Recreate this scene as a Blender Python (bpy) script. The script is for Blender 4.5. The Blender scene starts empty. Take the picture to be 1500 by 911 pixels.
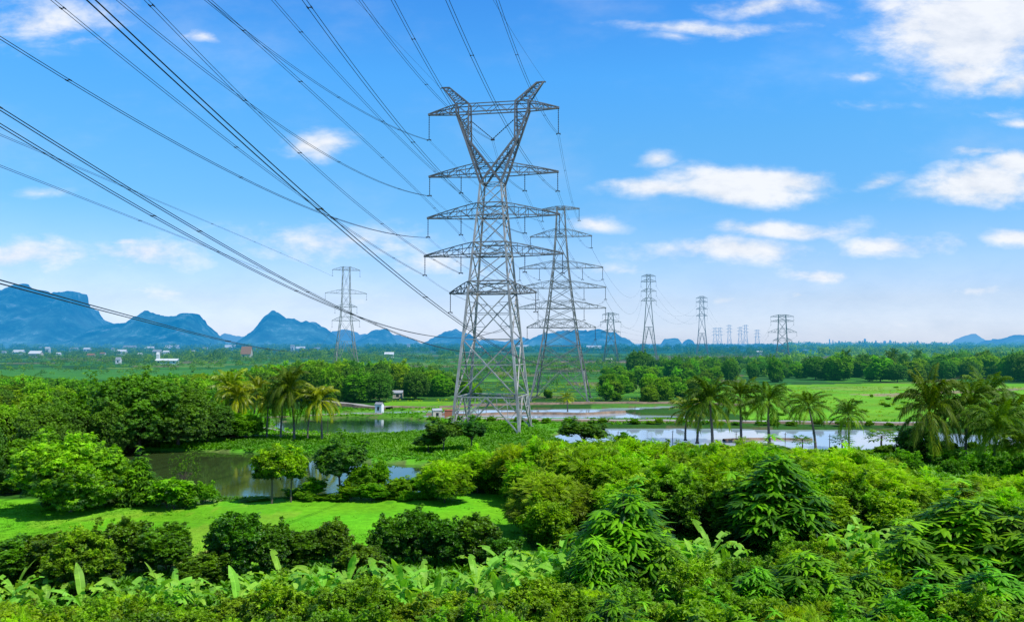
import bpy, math, random
import numpy as np
from mathutils import Vector, Matrix
random.seed(7)
S = bpy.context.scene
COL = S.collection
R = math.radians
# ------------------------------------------------------------------ camera geometry
F = 1200.0; CX, CY = 750.0, 455.5; H = 22.0
TH = math.atan(47.5 / F); CT, ST = math.cos(TH), math.sin(TH)
def slope(px, py):
    cx, cy = (px - CX) / F, (CY - py) / F
    d = CT - cy * ST
    return cx / d, (ST + cy * CT) / d
def at(px, py, Y):
    sx, sz = slope(px, py); return Vector((sx * Y, Y, H + sz * Y))
def gnd(px, py, z=0.0):
    sx, sz = slope(px, py); Y = (H - z) / -sz; return (sx * Y, Y)
def gx(px, D): return slope(px, 560)[0] * D
def topz(py, D): return H + slope(750, py)[1] * D
def to_px(x, Y): return CX + F * x / Y          # close enough near the horizon
cam = bpy.data.cameras.new('camera'); co = bpy.data.objects.new('camera', cam); COL.objects.link(co)
cam.sensor_width = 36; cam.lens = 28.8; cam.clip_start = 0.5; cam.clip_end = 90000
co.location = (0, 0, H); co.rotation_euler = (math.pi / 2 + TH, 0, 0); S.camera = co
S.view_settings.view_transform = 'Standard'; S.view_settings.look = 'None'
S.view_settings.exposure = 0; S.view_settings.gamma = 1
S.cycles.max_bounces = 5; S.cycles.diffuse_bounces = 2; S.cycles.glossy_bounces = 3
S.cycles.transmission_bounces = 3; S.cycles.transparent_max_bounces = 4
S.cycles.use_denoising = True
S.cycles.sample_clamp_indirect = 4
S.cycles.caustics_reflective = False; S.cycles.caustics_refractive = False
# ------------------------------------------------------------------ node helper
class N:
    def __init__(s, tree): s.t = tree
    def n(s, typ, **kw):
        nd = s.t.nodes.new(typ)
        ins = kw.pop('i', {})
        for k, v in kw.items(): setattr(nd, k, v)
        for k, v in ins.items():
            if hasattr(v, 'is_output') or isinstance(v, bpy.types.NodeSocket): s.t.links.new(v, nd.inputs[k])
            else: nd.inputs[k].default_value = v
        return nd
    def m(s, op, a, b=0.0, c=None, clamp=False):
        i = {0: a, 1: b}
        if c is not None: i[2] = c
        return s.n('ShaderNodeMath', operation=op, use_clamp=clamp, i=i).outputs[0]
    def mix(s, f, a, b, mode='MIX'):
        nd = s.n('ShaderNodeMix', data_type='RGBA', blend_type=mode)
        for k, v in ((0, f), (6, a), (7, b)):
            if isinstance(v, bpy.types.NodeSocket): s.t.links.new(v, nd.inputs[k])
            else: nd.inputs[k].default_value = v if not isinstance(v, tuple) or len(v) == 4 else (*v, 1)
        return nd.outputs[2]
    def ramp(s, f, pts, interp='LINEAR'):
        nd = s.n('ShaderNodeValToRGB', i={0: f}); cr = nd.color_ramp; cr.interpolation = interp
        while len(cr.elements) < len(pts): cr.elements.new(0.5)
        for e, (p, c) in zip(cr.elements, pts): e.position = p; e.color = (*c, 1) if len(c) == 3 else c
        return nd.outputs[0]
# haze painted into materials as emission by distance (world position, the same from everywhere)
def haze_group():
    g = bpy.data.node_groups.new('haze_emission', 'ShaderNodeTree')
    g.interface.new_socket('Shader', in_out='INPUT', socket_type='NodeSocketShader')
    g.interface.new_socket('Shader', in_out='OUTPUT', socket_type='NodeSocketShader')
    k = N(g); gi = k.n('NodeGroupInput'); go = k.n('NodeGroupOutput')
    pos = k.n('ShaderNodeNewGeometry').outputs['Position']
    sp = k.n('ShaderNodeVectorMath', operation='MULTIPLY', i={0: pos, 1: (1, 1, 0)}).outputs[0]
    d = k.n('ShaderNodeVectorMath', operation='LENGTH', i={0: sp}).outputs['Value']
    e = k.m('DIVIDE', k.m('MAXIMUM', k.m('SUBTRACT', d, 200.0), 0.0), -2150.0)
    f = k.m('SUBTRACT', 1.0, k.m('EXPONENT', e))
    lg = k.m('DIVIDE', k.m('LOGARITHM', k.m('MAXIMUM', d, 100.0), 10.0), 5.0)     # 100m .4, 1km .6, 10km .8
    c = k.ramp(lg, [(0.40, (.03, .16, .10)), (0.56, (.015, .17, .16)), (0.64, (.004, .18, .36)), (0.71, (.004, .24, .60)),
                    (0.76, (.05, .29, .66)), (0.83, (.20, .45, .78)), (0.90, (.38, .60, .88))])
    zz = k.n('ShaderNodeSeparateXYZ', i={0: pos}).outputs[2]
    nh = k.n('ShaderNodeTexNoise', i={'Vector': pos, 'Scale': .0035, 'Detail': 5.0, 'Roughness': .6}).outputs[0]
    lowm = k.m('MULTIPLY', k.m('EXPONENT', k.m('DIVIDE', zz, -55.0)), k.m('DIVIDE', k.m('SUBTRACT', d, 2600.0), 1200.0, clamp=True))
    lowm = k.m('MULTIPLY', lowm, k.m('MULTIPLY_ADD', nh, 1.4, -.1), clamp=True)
    c = k.mix(lowm, c, (.10, .42, .78, 1))  # pale mist at the hill feet, painted into the haze colour
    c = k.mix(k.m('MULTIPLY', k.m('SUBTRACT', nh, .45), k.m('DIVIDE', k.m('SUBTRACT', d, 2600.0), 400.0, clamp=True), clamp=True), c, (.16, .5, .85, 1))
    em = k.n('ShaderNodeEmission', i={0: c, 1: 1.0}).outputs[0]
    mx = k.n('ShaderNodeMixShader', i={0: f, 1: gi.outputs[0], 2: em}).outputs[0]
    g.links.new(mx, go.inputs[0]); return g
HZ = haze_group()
def mat(name, build, haze=True):
    m = bpy.data.materials.new(name); m.use_nodes = True; m.node_tree.nodes.clear()
    m.cycles.emission_sampling = 'NONE'
    k = N(m.node_tree); sh = build(k); out = k.n('ShaderNodeOutputMaterial')
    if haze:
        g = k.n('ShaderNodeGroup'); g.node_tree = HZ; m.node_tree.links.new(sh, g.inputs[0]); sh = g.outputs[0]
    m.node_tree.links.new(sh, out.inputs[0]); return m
def leaf_mat(name, dark, light, trans=0.35, haze=False, rough=.55, spec=.35, tint=0.16):
    def b(k):
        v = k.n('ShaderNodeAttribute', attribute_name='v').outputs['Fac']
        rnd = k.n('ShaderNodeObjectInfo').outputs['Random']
        c = k.mix(v, (*dark, 1), (*light, 1))  # dark to light leaf tone by v, which also carries painted crown shading
        hs = k.n('ShaderNodeHueSaturation', i={0: k.m('ADD', 0.5 - .026, k.m('MULTIPLY', rnd, .036)), 1: 1.05,
                 2: k.m('ADD', 1 - tint, k.m('MULTIPLY', k.m('FRACT', k.m('MULTIPLY', rnd, 7.31)), 2 * tint)), 4: c}).outputs[0]
        odd = k.m('MULTIPLY', k.m('GREATER_THAN', k.m('FRACT', k.m('MULTIPLY', rnd, 23.7)), .88), .20 if name in ('leaf_feathery', 'leaf_olive', 'leaf_mid', 'leaf_dark_glossy') else 0.0)
        hs = k.mix(odd, hs, (.26, .22, .04, 1))
        p = k.n('ShaderNodeBsdfPrincipled', i={'Base Color': hs, 'Roughness': rough, 'Specular IOR Level': spec}).outputs[0]
        tc = k.mix(1.0, hs, (1.25, 1.3, .35, 1), 'MULTIPLY')
        t = k.n('ShaderNodeBsdfTranslucent', i={0: tc}).outputs[0]
        return k.n('ShaderNodeMixShader', i={0: trans, 1: p, 2: t}).outputs[0]
    return mat(name, b, haze)
def plain(name, col, rough=.7, metal=0.0, noise=.25, scale=1.5, haze=True, col2=None):
    def b(k):
        pos = k.n('ShaderNodeTexCoord').outputs['Object']
        nz = k.n('ShaderNodeTexNoise', i={'Vector': pos, 'Scale': scale, 'Detail': 5.0, 'Roughness': .65}).outputs[0]
        c2 = col2 or tuple(x * (1 - noise) for x in col)
        c = k.mix(k.m('MULTIPLY', k.m('SUBTRACT', nz, .35), 3.0, clamp=True), (*col, 1), (*c2, 1))
        return k.n('ShaderNodeBsdfPrincipled', i={'Base Color': c, 'Roughness': rough, 'Metallic': metal}).outputs[0]
    return mat(name, b, haze)
M = {}
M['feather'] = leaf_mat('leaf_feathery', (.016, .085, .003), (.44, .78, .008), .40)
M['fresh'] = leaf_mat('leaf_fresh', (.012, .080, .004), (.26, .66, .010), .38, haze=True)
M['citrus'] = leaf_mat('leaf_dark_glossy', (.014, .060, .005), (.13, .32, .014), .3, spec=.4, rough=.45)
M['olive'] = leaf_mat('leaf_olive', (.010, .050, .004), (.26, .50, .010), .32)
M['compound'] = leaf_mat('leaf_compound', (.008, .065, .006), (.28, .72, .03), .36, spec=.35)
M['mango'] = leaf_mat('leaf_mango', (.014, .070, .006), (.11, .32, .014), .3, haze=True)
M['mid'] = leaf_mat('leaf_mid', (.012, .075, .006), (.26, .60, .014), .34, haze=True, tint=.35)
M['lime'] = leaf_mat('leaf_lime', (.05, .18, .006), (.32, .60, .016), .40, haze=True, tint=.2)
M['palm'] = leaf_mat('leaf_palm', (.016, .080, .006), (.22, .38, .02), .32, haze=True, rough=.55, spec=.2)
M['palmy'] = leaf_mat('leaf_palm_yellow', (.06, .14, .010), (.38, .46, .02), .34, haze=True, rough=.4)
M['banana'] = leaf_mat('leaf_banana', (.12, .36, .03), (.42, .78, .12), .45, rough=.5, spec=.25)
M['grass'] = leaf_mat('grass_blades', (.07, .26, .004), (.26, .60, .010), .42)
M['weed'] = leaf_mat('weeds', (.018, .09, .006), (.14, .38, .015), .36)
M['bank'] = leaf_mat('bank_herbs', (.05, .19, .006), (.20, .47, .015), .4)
M['twig'] = plain('twig_bark', (.16, .10, .09), haze=False)
M['bark'] = plain('bark', (.11, .085, .06), scale=3)
M['palmbark'] = plain('palm_bark', (.16, .13, .10), scale=4)
M['pstem'] = plain('banana_stem', (.12, .17, .05), scale=3, col2=(.12, .09, .04), haze=False)
M['coconut'] = plain('coconut_husk', (.16, .17, .04))
M['steel'] = plain('galvanised_steel', (.50, .49, .46), .5, .2, .35, .22, col2=(.21, .205, .19))
M['steel_dark'] = plain('painted_shade_steel', (.20, .20, .195), .5, .2, .35, .3)  # darker copy of the steel, shade of the upper pylon put into its colour
M['steel2'] = plain('weathered_steel', (.27, .27, .26), .5, .2, .35, .35)
M['insul'] = plain('insulator_glass', (.035, .03, .03), .25)
M['cable'] = plain('cable_aluminium', (.028, .032, .04), .5, .4)
M['white'] = plain('white_paint', (.78, .79, .80), noise=.12)
M['cream'] = plain('cream_wall', (.62, .56, .48))
M['redroof'] = plain('red_roof', (.42, .14, .08)); M['tileroof'] = plain('tile_roof', (.34, .17, .10))
M['tin'] = plain('tin_roof', (.50, .52, .55), .45, .3); M['greyroof'] = plain('grey_roof', (.30, .32, .35))
M['window'] = plain('window_dark', (.03, .04, .05), .2)
M['brick'] = plain('brick_red', (.40, .13, .07))
M['earth'] = plain('dike_earth', (.30, .20, .13), .9, 0, .5, .6, col2=(.14, .10, .07))
M['concrete'] = plain('pale_concrete', (.42, .39, .35), .85, 0, .4, .5)
M['limestone'] = plain('limestone', (.3, .3, .3))
# ------------------------------------------------------------------ mesh helpers
def mesh_np(name, V, Q, mats, vattr=None, smooth=False, midx=None):
    V = np.asarray(V, np.float32).reshape(-1, 3); Q = np.asarray(Q, np.int32)
    me = bpy.data.meshes.new(name); n, k = Q.shape
    me.vertices.add(len(V)); me.vertices.foreach_set('co', V.ravel())
    me.loops.add(n * k); me.loops.foreach_set('vertex_index', Q.ravel())
    me.polygons.add(n); me.polygons.foreach_set('loop_start', np.arange(0, n * k, k, dtype=np.int32))
    me.polygons.foreach_set('use_smooth', np.full(n, smooth))
    for m in (mats if isinstance(mats, (list, tuple)) else [mats]): me.materials.append(m)
    if midx is not None: me.polygons.foreach_set('material_index', np.asarray(midx, np.int32))
    if vattr is not None:
        a = me.attributes.new('v', 'FLOAT', 'FACE'); a.data.foreach_set('value', np.asarray(vattr, np.float32))
    me.update(calc_edges=True); return me
def obj(name, me, parent=None, loc=(0, 0, 0)):
    o = bpy.data.objects.new(name, me); COL.objects.link(o); o.location = loc
    if parent: o.parent = parent
    return o
def tag(o, label=None, cat=None, group=None, kind=None):
    if label: o['label'] = label
    if cat: o['category'] = cat
    if group: o['group'] = group
    if kind: o['kind'] = kind
    return o
class MB:
    def __init__(s): s.V = []; s.F = []; s.mi = []
    def bar(s, a, b, w, mi=0, w2=None):
        a, b = Vector(a), Vector(b); d = b - a
        if d.length < 1e-5: return
        d.normalize(); up = Vector((0, 0, 1)) if abs(d.z) < .9 else Vector((0, 1, 0))
        x = d.cross(up).normalized(); y = d.cross(x); w2 = w if w2 is None else w2
        i = len(s.V)
        for p, h in ((a, w / 2), (b, w2 / 2)):
            for sx, sy in ((-1, -1), (1, -1), (1, 1), (-1, 1)): s.V.append(p + x * sx * h + y * sy * h)
        for f in ((0, 1, 5, 4), (1, 2, 6, 5), (2, 3, 7, 6), (3, 0, 4, 7), (3, 2, 1, 0), (4, 5, 6, 7)):
            s.F.append([i + j for j in f]); s.mi.append(mi)
    def tube(s, pts, rad, n=6, mi=0):
        pts = [Vector(p) for p in pts]; i0 = len(s.V)
        for j, p in enumerate(pts):
            d = (pts[min(j + 1, len(pts) - 1)] - pts[max(j - 1, 0)]).normalized()
            up = Vector((0, 0, 1)) if abs(d.z) < .9 else Vector((0, 1, 0))
            x = d.cross(up).normalized(); y = d.cross(x); r = rad[j] if hasattr(rad, '__len__') else rad
            for k in range(n):
                a = 2 * math.pi * k / n; s.V.append(p + x * math.cos(a) * r + y * math.sin(a) * r)
        for j in range(len(pts) - 1):
            for k in range(n):
                a = i0 + j * n; s.F.append([a + k, a + (k + 1) % n, a + n + (k + 1) % n, a + n + k]); s.mi.append(mi)
        s.F.append([i0 + k for k in range(n)][::-1]); s.mi.append(mi)
        e = i0 + (len(pts) - 1) * n; s.F.append([e + k for k in range(n)]); s.mi.append(mi)
    def box(s, x0, x1, y0, y1, z0, z1, mi=0):
        i = len(s.V)
        for z in (z0, z1):
            for x, y in ((x0, y0), (x1, y0), (x1, y1), (x0, y1)): s.V.append(Vector((x, y, z)))
        for f in ((3, 2, 1, 0), (4, 5, 6, 7), (0, 1, 5, 4), (1, 2, 6, 5), (2, 3, 7, 6), (3, 0, 4, 7)):
            s.F.append([i + j for j in f]); s.mi.append(mi)
    def poly(s, pts, mi=0):
        i = len(s.V); s.V += [Vector(p) for p in pts]; s.F.append(list(range(i, i + len(pts)))); s.mi.append(mi)
    def build(s, name, mats, parent=None, smooth=False):
        me = bpy.data.meshes.new(name); me.from_pydata([tuple(v) for v in s.V], [], s.F)
        for m in (mats if isinstance(mats, list) else [mats]): me.materials.append(m)
        me.polygons.foreach_set('material_index', s.mi)
        if smooth: me.polygons.foreach_set('use_smooth', [True] * len(s.F))
        me.update(); return obj(name, me, parent)
def empty(name, loc=(0, 0, 0), rz=0, sc=(1, 1, 1)):
    o = bpy.data.objects.new(name, None); COL.objects.link(o); o.empty_display_size = .5
    o.location = loc; o.rotation_euler = (0, 0, rz); o.scale = sc; return o
KIDS = {}
def copy_tree(root, kids=None):
    if root.name not in KIDS: KIDS[root.name] = [c for c in root.children]
    c = root.copy(); COL.objects.link(c)
    for ch in KIDS[root.name]:
        d = ch.copy(); COL.objects.link(d); d.parent = c
    return c
# ------------------------------------------------------------------ world
SUN_EL, SUN_AZ = R(56), R(122)          # azimuth from +Y clockwise (to the right, slightly behind the camera)
W = bpy.data.worlds.new('World'); S.world = W; W.use_nodes = True; W.node_tree.nodes.clear()
k = N(W.node_tree)
sky = k.n('ShaderNodeTexSky', sky_type='NISHITA', sun_disc=False, sun_elevation=SUN_EL, sun_rotation=SUN_AZ, altitude=30.0,
          air_density=1.0, dust_density=.6, ozone_density=3.0).outputs[0]
dirv = k.n('ShaderNodeTexCoord').outputs['Generated']
sp = k.n('ShaderNodeSeparateXYZ', i={0: dirv})
ya = k.m('MAXIMUM', k.m('ABSOLUTE', sp.outputs[1]), .05)
u = k.m('DIVIDE', sp.outputs[0], ya); v = k.m('DIVIDE', sp.outputs[2], ya)
uv = k.n('ShaderNodeCombineXYZ', i={0: u, 1: v, 2: 0.0}).outputs[0]
grad = k.ramp(k.m('ABSOLUTE', sp.outputs[2]), [(0, (1.34, 1.62, 2.6)), (.05, (1.09, 1.28, 1.85)), (.16, (.72, 1.36, 1.78)), (.24, (.68, 1.56, 2.0)), (.31, (.60, 1.70, 2.35)), (.42, (.45, 1.5, 2.45)), (.6, (.42, 1.0, 1.5)), (1, (.4, .9, 1.3))])
skyc = k.mix(1.0, sky, grad, 'MULTIPLY')
# puffy and streaky clouds at their bearings
nv = k.n('ShaderNodeVectorMath', operation='MULTIPLY', i={0: uv, 1: (1.0, 2.1, 1.0)}).outputs[0]
nz = k.n('ShaderNodeTexNoise', i={'Vector': nv, 'Scale': 11.0, 'Detail': 12.0, 'Roughness': .62, 'Distortion': .15}).outputs[0]
nz2 = k.n('ShaderNodeTexNoise', i={'Vector': nv, 'Scale': 3.2, 'Detail': 6.0, 'Roughness': .6}).outputs[0]
warp = k.n('ShaderNodeTexNoise', i={'Vector': nv, 'Scale': 5.0, 'Detail': 4.0}).outputs[1]
wv = k.n('ShaderNodeVectorMath', operation='MULTIPLY_ADD', i={0: warp, 1: (.13, .06, 0), 2: (-.065, -.03, 0)}).outputs[0]
uvw = k.n('ShaderNodeVectorMath', operation='ADD', i={0: uv, 1: wv}).outputs[0]
CL = [(1405, 40, 150, 80, 1.0), (1480, 20, 120, 90, 1.0), (1405, 95, 75, 45, .85), (1330, 30, 70, 40, .8), (1475, 120, 55, 22, .75), (1375, 120, 40, 18, .5),
      (1040, 38, 150, 13, .62), (1130, 8, 110, 14, .62), (990, 55, 60, 11, .4), (1450, 160, 60, 14, .35), (1480, 178, 40, 14, .5),
      (962, 234, 42, 16, .62), (1085, 268, 120, 32, 1.0), (965, 272, 100, 17, .75), (1150, 260, 70, 20, .85), (1240, 108, 35, 14, .5),
      (1292, 265, 42, 14, .62), (1432, 228, 60, 17, .62), (1440, 278, 110, 32, .95), (1490, 250, 60, 26, .85), (1480, 350, 70, 22, .72),
      (1140, 336, 170, 18, .7), (1070, 370, 160, 26, .78), (1310, 363, 110, 20, .68), (1195, 402, 80, 16, .62), (1440, 420, 90, 12, .5),
      (1165, 436, 24, 12, .6), (1060, 440, 30, 10, .5), (480, 210, 62, 20, .72), (500, 208, 40, 14, .5), (60, 25, 150, 52, .52), (130, 60, 80, 20, .45),
      (300, 48, 42, 11, .5), (30, 372, 120, 32, .68), (200, 378, 130, 26, .66), (180, 362, 40, 8, .6), (480, 362, 190, 36, .56), (640, 395, 120, 30, .5),
      (865, 325, 48, 18, .6), (70, 278, 60, 14, .35), (250, 430, 180, 26, .42), (560, 440, 200, 28, .35), (1330, 470, 300, 30, .3), (900, 400, 90, 16, .42), (1260, 155, 70, 12, .35)]
acc = None
for (px, py, rx, ry, st) in CL:
    cu, cv = slope(px, py)
    d = k.n('ShaderNodeVectorMath', operation='SUBTRACT', i={0: uvw, 1: (cu, cv, 0)}).outputs[0]
    d = k.n('ShaderNodeVectorMath', operation='MULTIPLY', i={0: d, 1: (F / rx * .66, F / ry * .66, 0)}).outputs[0]
    l = k.n('ShaderNodeVectorMath', operation='LENGTH', i={0: d}).outputs['Value']
    val = k.m('MULTIPLY', k.m('SUBTRACT', 1.0, l, clamp=True), st * 1.25)
    acc = val if acc is None else k.m('MAXIMUM', acc, val)
dens = k.m('ADD', acc, k.m('MULTIPLY', k.m('SUBTRACT', nz, .5), k.m('MULTIPLY_ADD', k.m('MULTIPLY', acc, 6.0, clamp=True), 1.7, .25)))
cov = k.n('ShaderNodeMapRange', interpolation_type='SMOOTHSTEP', i={0: dens, 1: .10, 2: .95, 3: 0.0, 4: .93}).outputs[0]
cov = k.m('MULTIPLY', cov, k.m('MULTIPLY_ADD', acc, 1.6, .12, clamp=True))
veil = k.n('ShaderNodeMapRange', interpolation_type='SMOOTHSTEP', i={0: nz2, 1: .46, 2: .85, 3: 0.0, 4: .26}).outputs[0]
low = k.n('ShaderNodeMapRange', interpolation_type='SMOOTHSTEP', i={0: sp.outputs[2], 1: .0, 2: .17, 3: .34, 4: 0.0}).outputs[0]
low = k.m('MULTIPLY', low, k.m('MULTIPLY_ADD', nz2, 1.6, .15))
cov = k.m('MAXIMUM', k.m('MAXIMUM', cov, veil), low)
shade = k.ramp(nz, [(.25, (6.3, 7.0, 8.2)), (.6, (9.6, 9.8, 10.2))])
cc = k.mix(cov, skyc, shade)
bg = k.n('ShaderNodeBackground', i={0: cc, 1: .1})
k.n('ShaderNodeOutputWorld', i={0: bg.outputs[0]})
W.cycles.sampling_method = 'MANUAL'; W.cycles.sample_map_resolution = 512
sl = bpy.data.lights.new('sun', 'SUN'); sl.energy = 5.0; sl.angle = R(.5); sl.color = (1, .955, .87)
so = bpy.data.objects.new('sun', sl); COL.objects.link(so)
sd = Vector((math.sin(SUN_AZ) * math.cos(SUN_EL), math.cos(SUN_AZ) * math.cos(SUN_EL), math.sin(SUN_EL)))
so.rotation_euler = (-sd).to_track_quat('-Z', 'Y').to_euler(); so.location = (60, -40, 90)
# ------------------------------------------------------------------ ground with ponds
def P(*pts): return np.array([gnd(*p) for p in pts])
PONDS = {
 'pond_by_the_field': P((140, 655), (240, 656), (330, 658), (400, 661), (450, 667), (520, 672), (590, 675), (645, 679), (665, 695), (640, 716), (560, 722), (480, 726), (400, 728), (330, 729), (250, 732), (150, 736), (120, 700)),
 'pond_green': P((395, 613), (440, 611), (520, 609), (600, 611), (640, 617), (625, 630), (560, 633), (480, 634), (410, 629)),
 'pond_right': P((800, 637), (830, 630), (880, 625), (1000, 624), (1150, 626), (1340, 628), (1420, 633), (1560, 634), (1560, 652), (1420, 652), (1330, 656), (1260, 661), (1150, 661), (1000, 657), (900, 654), (840, 650)),
 'pond_pylon': P((612, 608), (650, 600), (700, 597), (850, 597), (940, 594), (985, 592), (1003, 596), (905, 600), (940, 606), (1003, 607), (1003, 611), (860, 612), (700, 611), (640, 613)),
 'pond_channel': P((455, 604), (520, 602), (600, 600), (650, 598), (640, 603), (560, 605), (470, 607)),
}
def inpoly(x, y, p):
    c = np.zeros(x.shape, bool); n = len(p)
    for i in range(n):
        x1, y1 = p[i]; x2, y2 = p[(i + 1) % n]
        if y1 == y2: continue
        c ^= ((y1 > y) != (y2 > y)) & (x < (x2 - x1) * (y - y1) / (y2 - y1) + x1)
    return c
def edged(x, y, p, closed=True):
    d = np.full(x.shape, 1e9)
    for i in range(len(p) if closed else len(p) - 1):
        a = p[i]; b = p[(i + 1) % len(p)]; ab = b - a
        t = np.clip(((x - a[0]) * ab[0] + (y - a[1]) * ab[1]) / (ab @ ab), 0, 1)
        d = np.minimum(d, np.hypot(x - a[0] - t * ab[0], y - a[1] - t * ab[1]))
    return d
def wob(x, y, s, seed=0):
    r = np.random.RandomState(seed); o = 0 * x
    for i in range(6):
        f = s * 1.7 ** i; a = r.rand() * 6.28; o = o + np.sin((x * math.cos(a) + y * math.sin(a)) / f * 6.28 + r.rand() * 6.28 + 1.3 * np.sin(y / f * 2.1 + r.rand() * 6)) * (1.7 ** i)
    return o / 30
def pondsd(x, y):            # negative inside water
    s = np.full(x.shape, 1e9)
    for p in PONDS.values():
        m = (x > p[:, 0].min() - 30) & (x < p[:, 0].max() + 30) & (y > p[:, 1].min() - 30) & (y < p[:, 1].max() + 30)
        if not m.any(): continue
        xx, yy = x[m], y[m]; d = edged(xx, yy, p); d = np.where(inpoly(xx, yy, p), -d, d); s[m] = np.minimum(s[m], d)
    return s
ZW = -.55
def build_ground():
    nr, nc = 640, 620
    q = np.exp(np.linspace(math.log(28), math.log(45000), nr)); Yr = q - 50
    sx = np.linspace(-1.0, 1.0, nc); sx = sx * (.62 + .5 * np.abs(sx) ** 3)
    X = sx[None, :] * (q[:, None] + 25); Y = np.repeat(Yr[:, None], nc, 1)
    x, y = X.ravel(), Y.ravel()
    sd = pondsd(x, y) + 1.2 * wob(x, y, 3, 3)
    z = .18 * wob(x, y, 9, 5) * np.clip((900 - y) / 600, 0, 1)
    t = np.clip((sd + 1.6) / 2.0, 0, 1); t = t * t * (3 - 2 * t)
    z = -1.7 + t * (1.7 + np.where(y < 600, z, 0))
    z = np.where(sd > 40, z, z)
    # colour zones
    px = CX + F * x / np.maximum(y, 1)
    rs = np.random.RandomState(4)
    C = np.tile(np.array([.03, .10, .010]), (len(x), 1))
    def zone(poly, c, soft=0):
        m = inpoly(x + soft * wob(x, y, 4, 9), y + soft * wob(x, y, 5, 8), poly); C[m] = c
    # far plain: strips of paddies and vegetable fields
    far = y > 330
    pal = np.array([[.035, .14, .02], [.06, .22, .022], [.03, .10, .02], [.10, .28, .025], [.055, .17, .03], [.14, .26, .04], [.04, .16, .03], [.16, .16, .07]])
    yb = np.floor(np.log(np.maximum(y, 1)) * 13 + .25 * np.sin(x / np.maximum(y, 1) * 5)).astype(int)
    xb = np.floor(px / (120 + 60 * np.sin(yb * 12.7)) + np.sin(yb * 3.3) * 7).astype(int)
    hsh = np.abs(np.sin(yb * 127.1 + xb * 311.7) * 43758.5453) % 1
    idx = np.minimum((hsh ** 1.2 * 8).astype(int), 7); C[far] = pal[idx][far]
    fr = (np.log(np.maximum(y, 1)) * 13 + .25 * np.sin(x / np.maximum(y, 1) * 5)) % 1
    C[far & (fr < .10)] = [.02, .055, .015]
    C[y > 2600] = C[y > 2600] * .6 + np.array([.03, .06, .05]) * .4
    zone(P((-60, 541), (450, 541), (470, 556), (-60, 556)), [.06, .22, .03], 6)
    zone(P((1040, 566), (1290, 561), (1700, 563), (1700, 612), (1340, 618), (1100, 617), (1055, 600)), [.15, .38, .015], 3)
    zone(P((1180, 566), (1700, 566), (1700, 571), (1420, 570), (1200, 572)), [.20, .36, .04], 3)
    zone(P((1240, 578), (1300, 576), (1500, 568), (1500, 572), (1300, 581)), [.30, .26, .13], 3)
    zone(P((950, 521), (1310, 521), (1310, 528), (950, 527)), [.20, .13, .10], 30)
    zone(P((780, 527), (1130, 530), (1130, 533), (780, 530)), [.10, .09, .07], 20)
    zone(P((870, 590), (1050, 594), (1050, 600), (870, 596)), [.07, .2, .02], 2)
    # near fields, banks
    zone(P((-100, 727), (180, 740), (330, 734), (560, 727), (760, 722), (790, 812), (500, 836), (-100, 850)), [.14, .42, .010], 1.5)
    zone(P((200, 655), (330, 640), (700, 640), (720, 680), (640, 680), (450, 668)), [.10, .33, .014], 1.5)
    zone(P((330, 600), (640, 598), (830, 606), (850, 645), (700, 655), (330, 650)), [.09, .27, .016], 1.5)
    zone(P((560, 588), (700, 588), (700, 598), (560, 600)), [.15, .36, .015], 2)
    f_ = inpoly(x, y, P((-100, 727), (180, 740), (330, 734), (560, 727), (760, 722), (790, 812), (500, 836), (-100, 850)))
    pt = wob(x, y, 7, 33) + .6 * wob(x, y, 2.2, 34); C[f_ & (pt > .42)] = [.20, .42, .02]; C[f_ & (pt < -.55)] = [.08, .28, .01]; C[f_ & (pt > .95)] = [.26, .30, .06]
    zone(P((200, 736), (330, 730), (330, 733), (210, 740)), [.30, .22, .17], .6)
    C *= (1 + .22 * wob(x, y, 2.5, 21))[:, None]
    mudm = (sd > -3) & (sd < .35); C[mudm] = C[mudm] * .4 + np.array([.13, .10, .06]) * .6
    C = np.clip(C, 0.004, 1)
    i = np.arange((nr - 1) * (nc - 1)); r0 = i // (nc - 1) * nc + i % (nc - 1)
    Q = np.stack([r0, r0 + 1, r0 + nc + 1, r0 + nc], 1)
    def b(k):
        a = k.n('ShaderNodeAttribute', attribute_name='soil').outputs['Color']
        pos = k.n('ShaderNodeNewGeometry').outputs['Position']
        n1 = k.n('ShaderNodeTexNoise', i={'Vector': pos, 'Scale': .9, 'Detail': 6.0, 'Roughness': .7}).outputs[0]
        n2 = k.n('ShaderNodeTexNoise', i={'Vector': pos, 'Scale': .07, 'Detail': 4.0}).outputs[0]
        s1 = k.n('ShaderNodeMapRange', i={0: n1, 1: .3, 2: .7, 3: .72, 4: 1.2}).outputs[0]
        s2 = k.n('ShaderNodeMapRange', i={0: n2, 1: .35, 2: .65, 3: .82, 4: 1.15}).outputs[0]
        g = k.n('ShaderNodeCombineXYZ', i={0: k.m('MULTIPLY', s1, s2), 1: k.m('MULTIPLY', s1, 1.0), 2: s1}).outputs[0]
        c = k.mix(1.0, a, g, 'MULTIPLY')
        bp = k.n('ShaderNodeBump', i={'Height': n1, 'Strength': .6, 'Distance': .3}).outputs[0]
        return k.n('ShaderNodeBsdfPrincipled', i={'Base Color': c, 'Roughness': .9, 'Specular IOR Level': .1, 'Normal': bp}).outputs[0]
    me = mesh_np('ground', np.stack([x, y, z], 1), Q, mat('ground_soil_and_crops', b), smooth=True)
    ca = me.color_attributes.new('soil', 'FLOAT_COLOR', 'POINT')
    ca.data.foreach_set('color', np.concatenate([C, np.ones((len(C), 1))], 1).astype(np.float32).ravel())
    tag(obj('ground', me), kind='structure')
build_ground()
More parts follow.
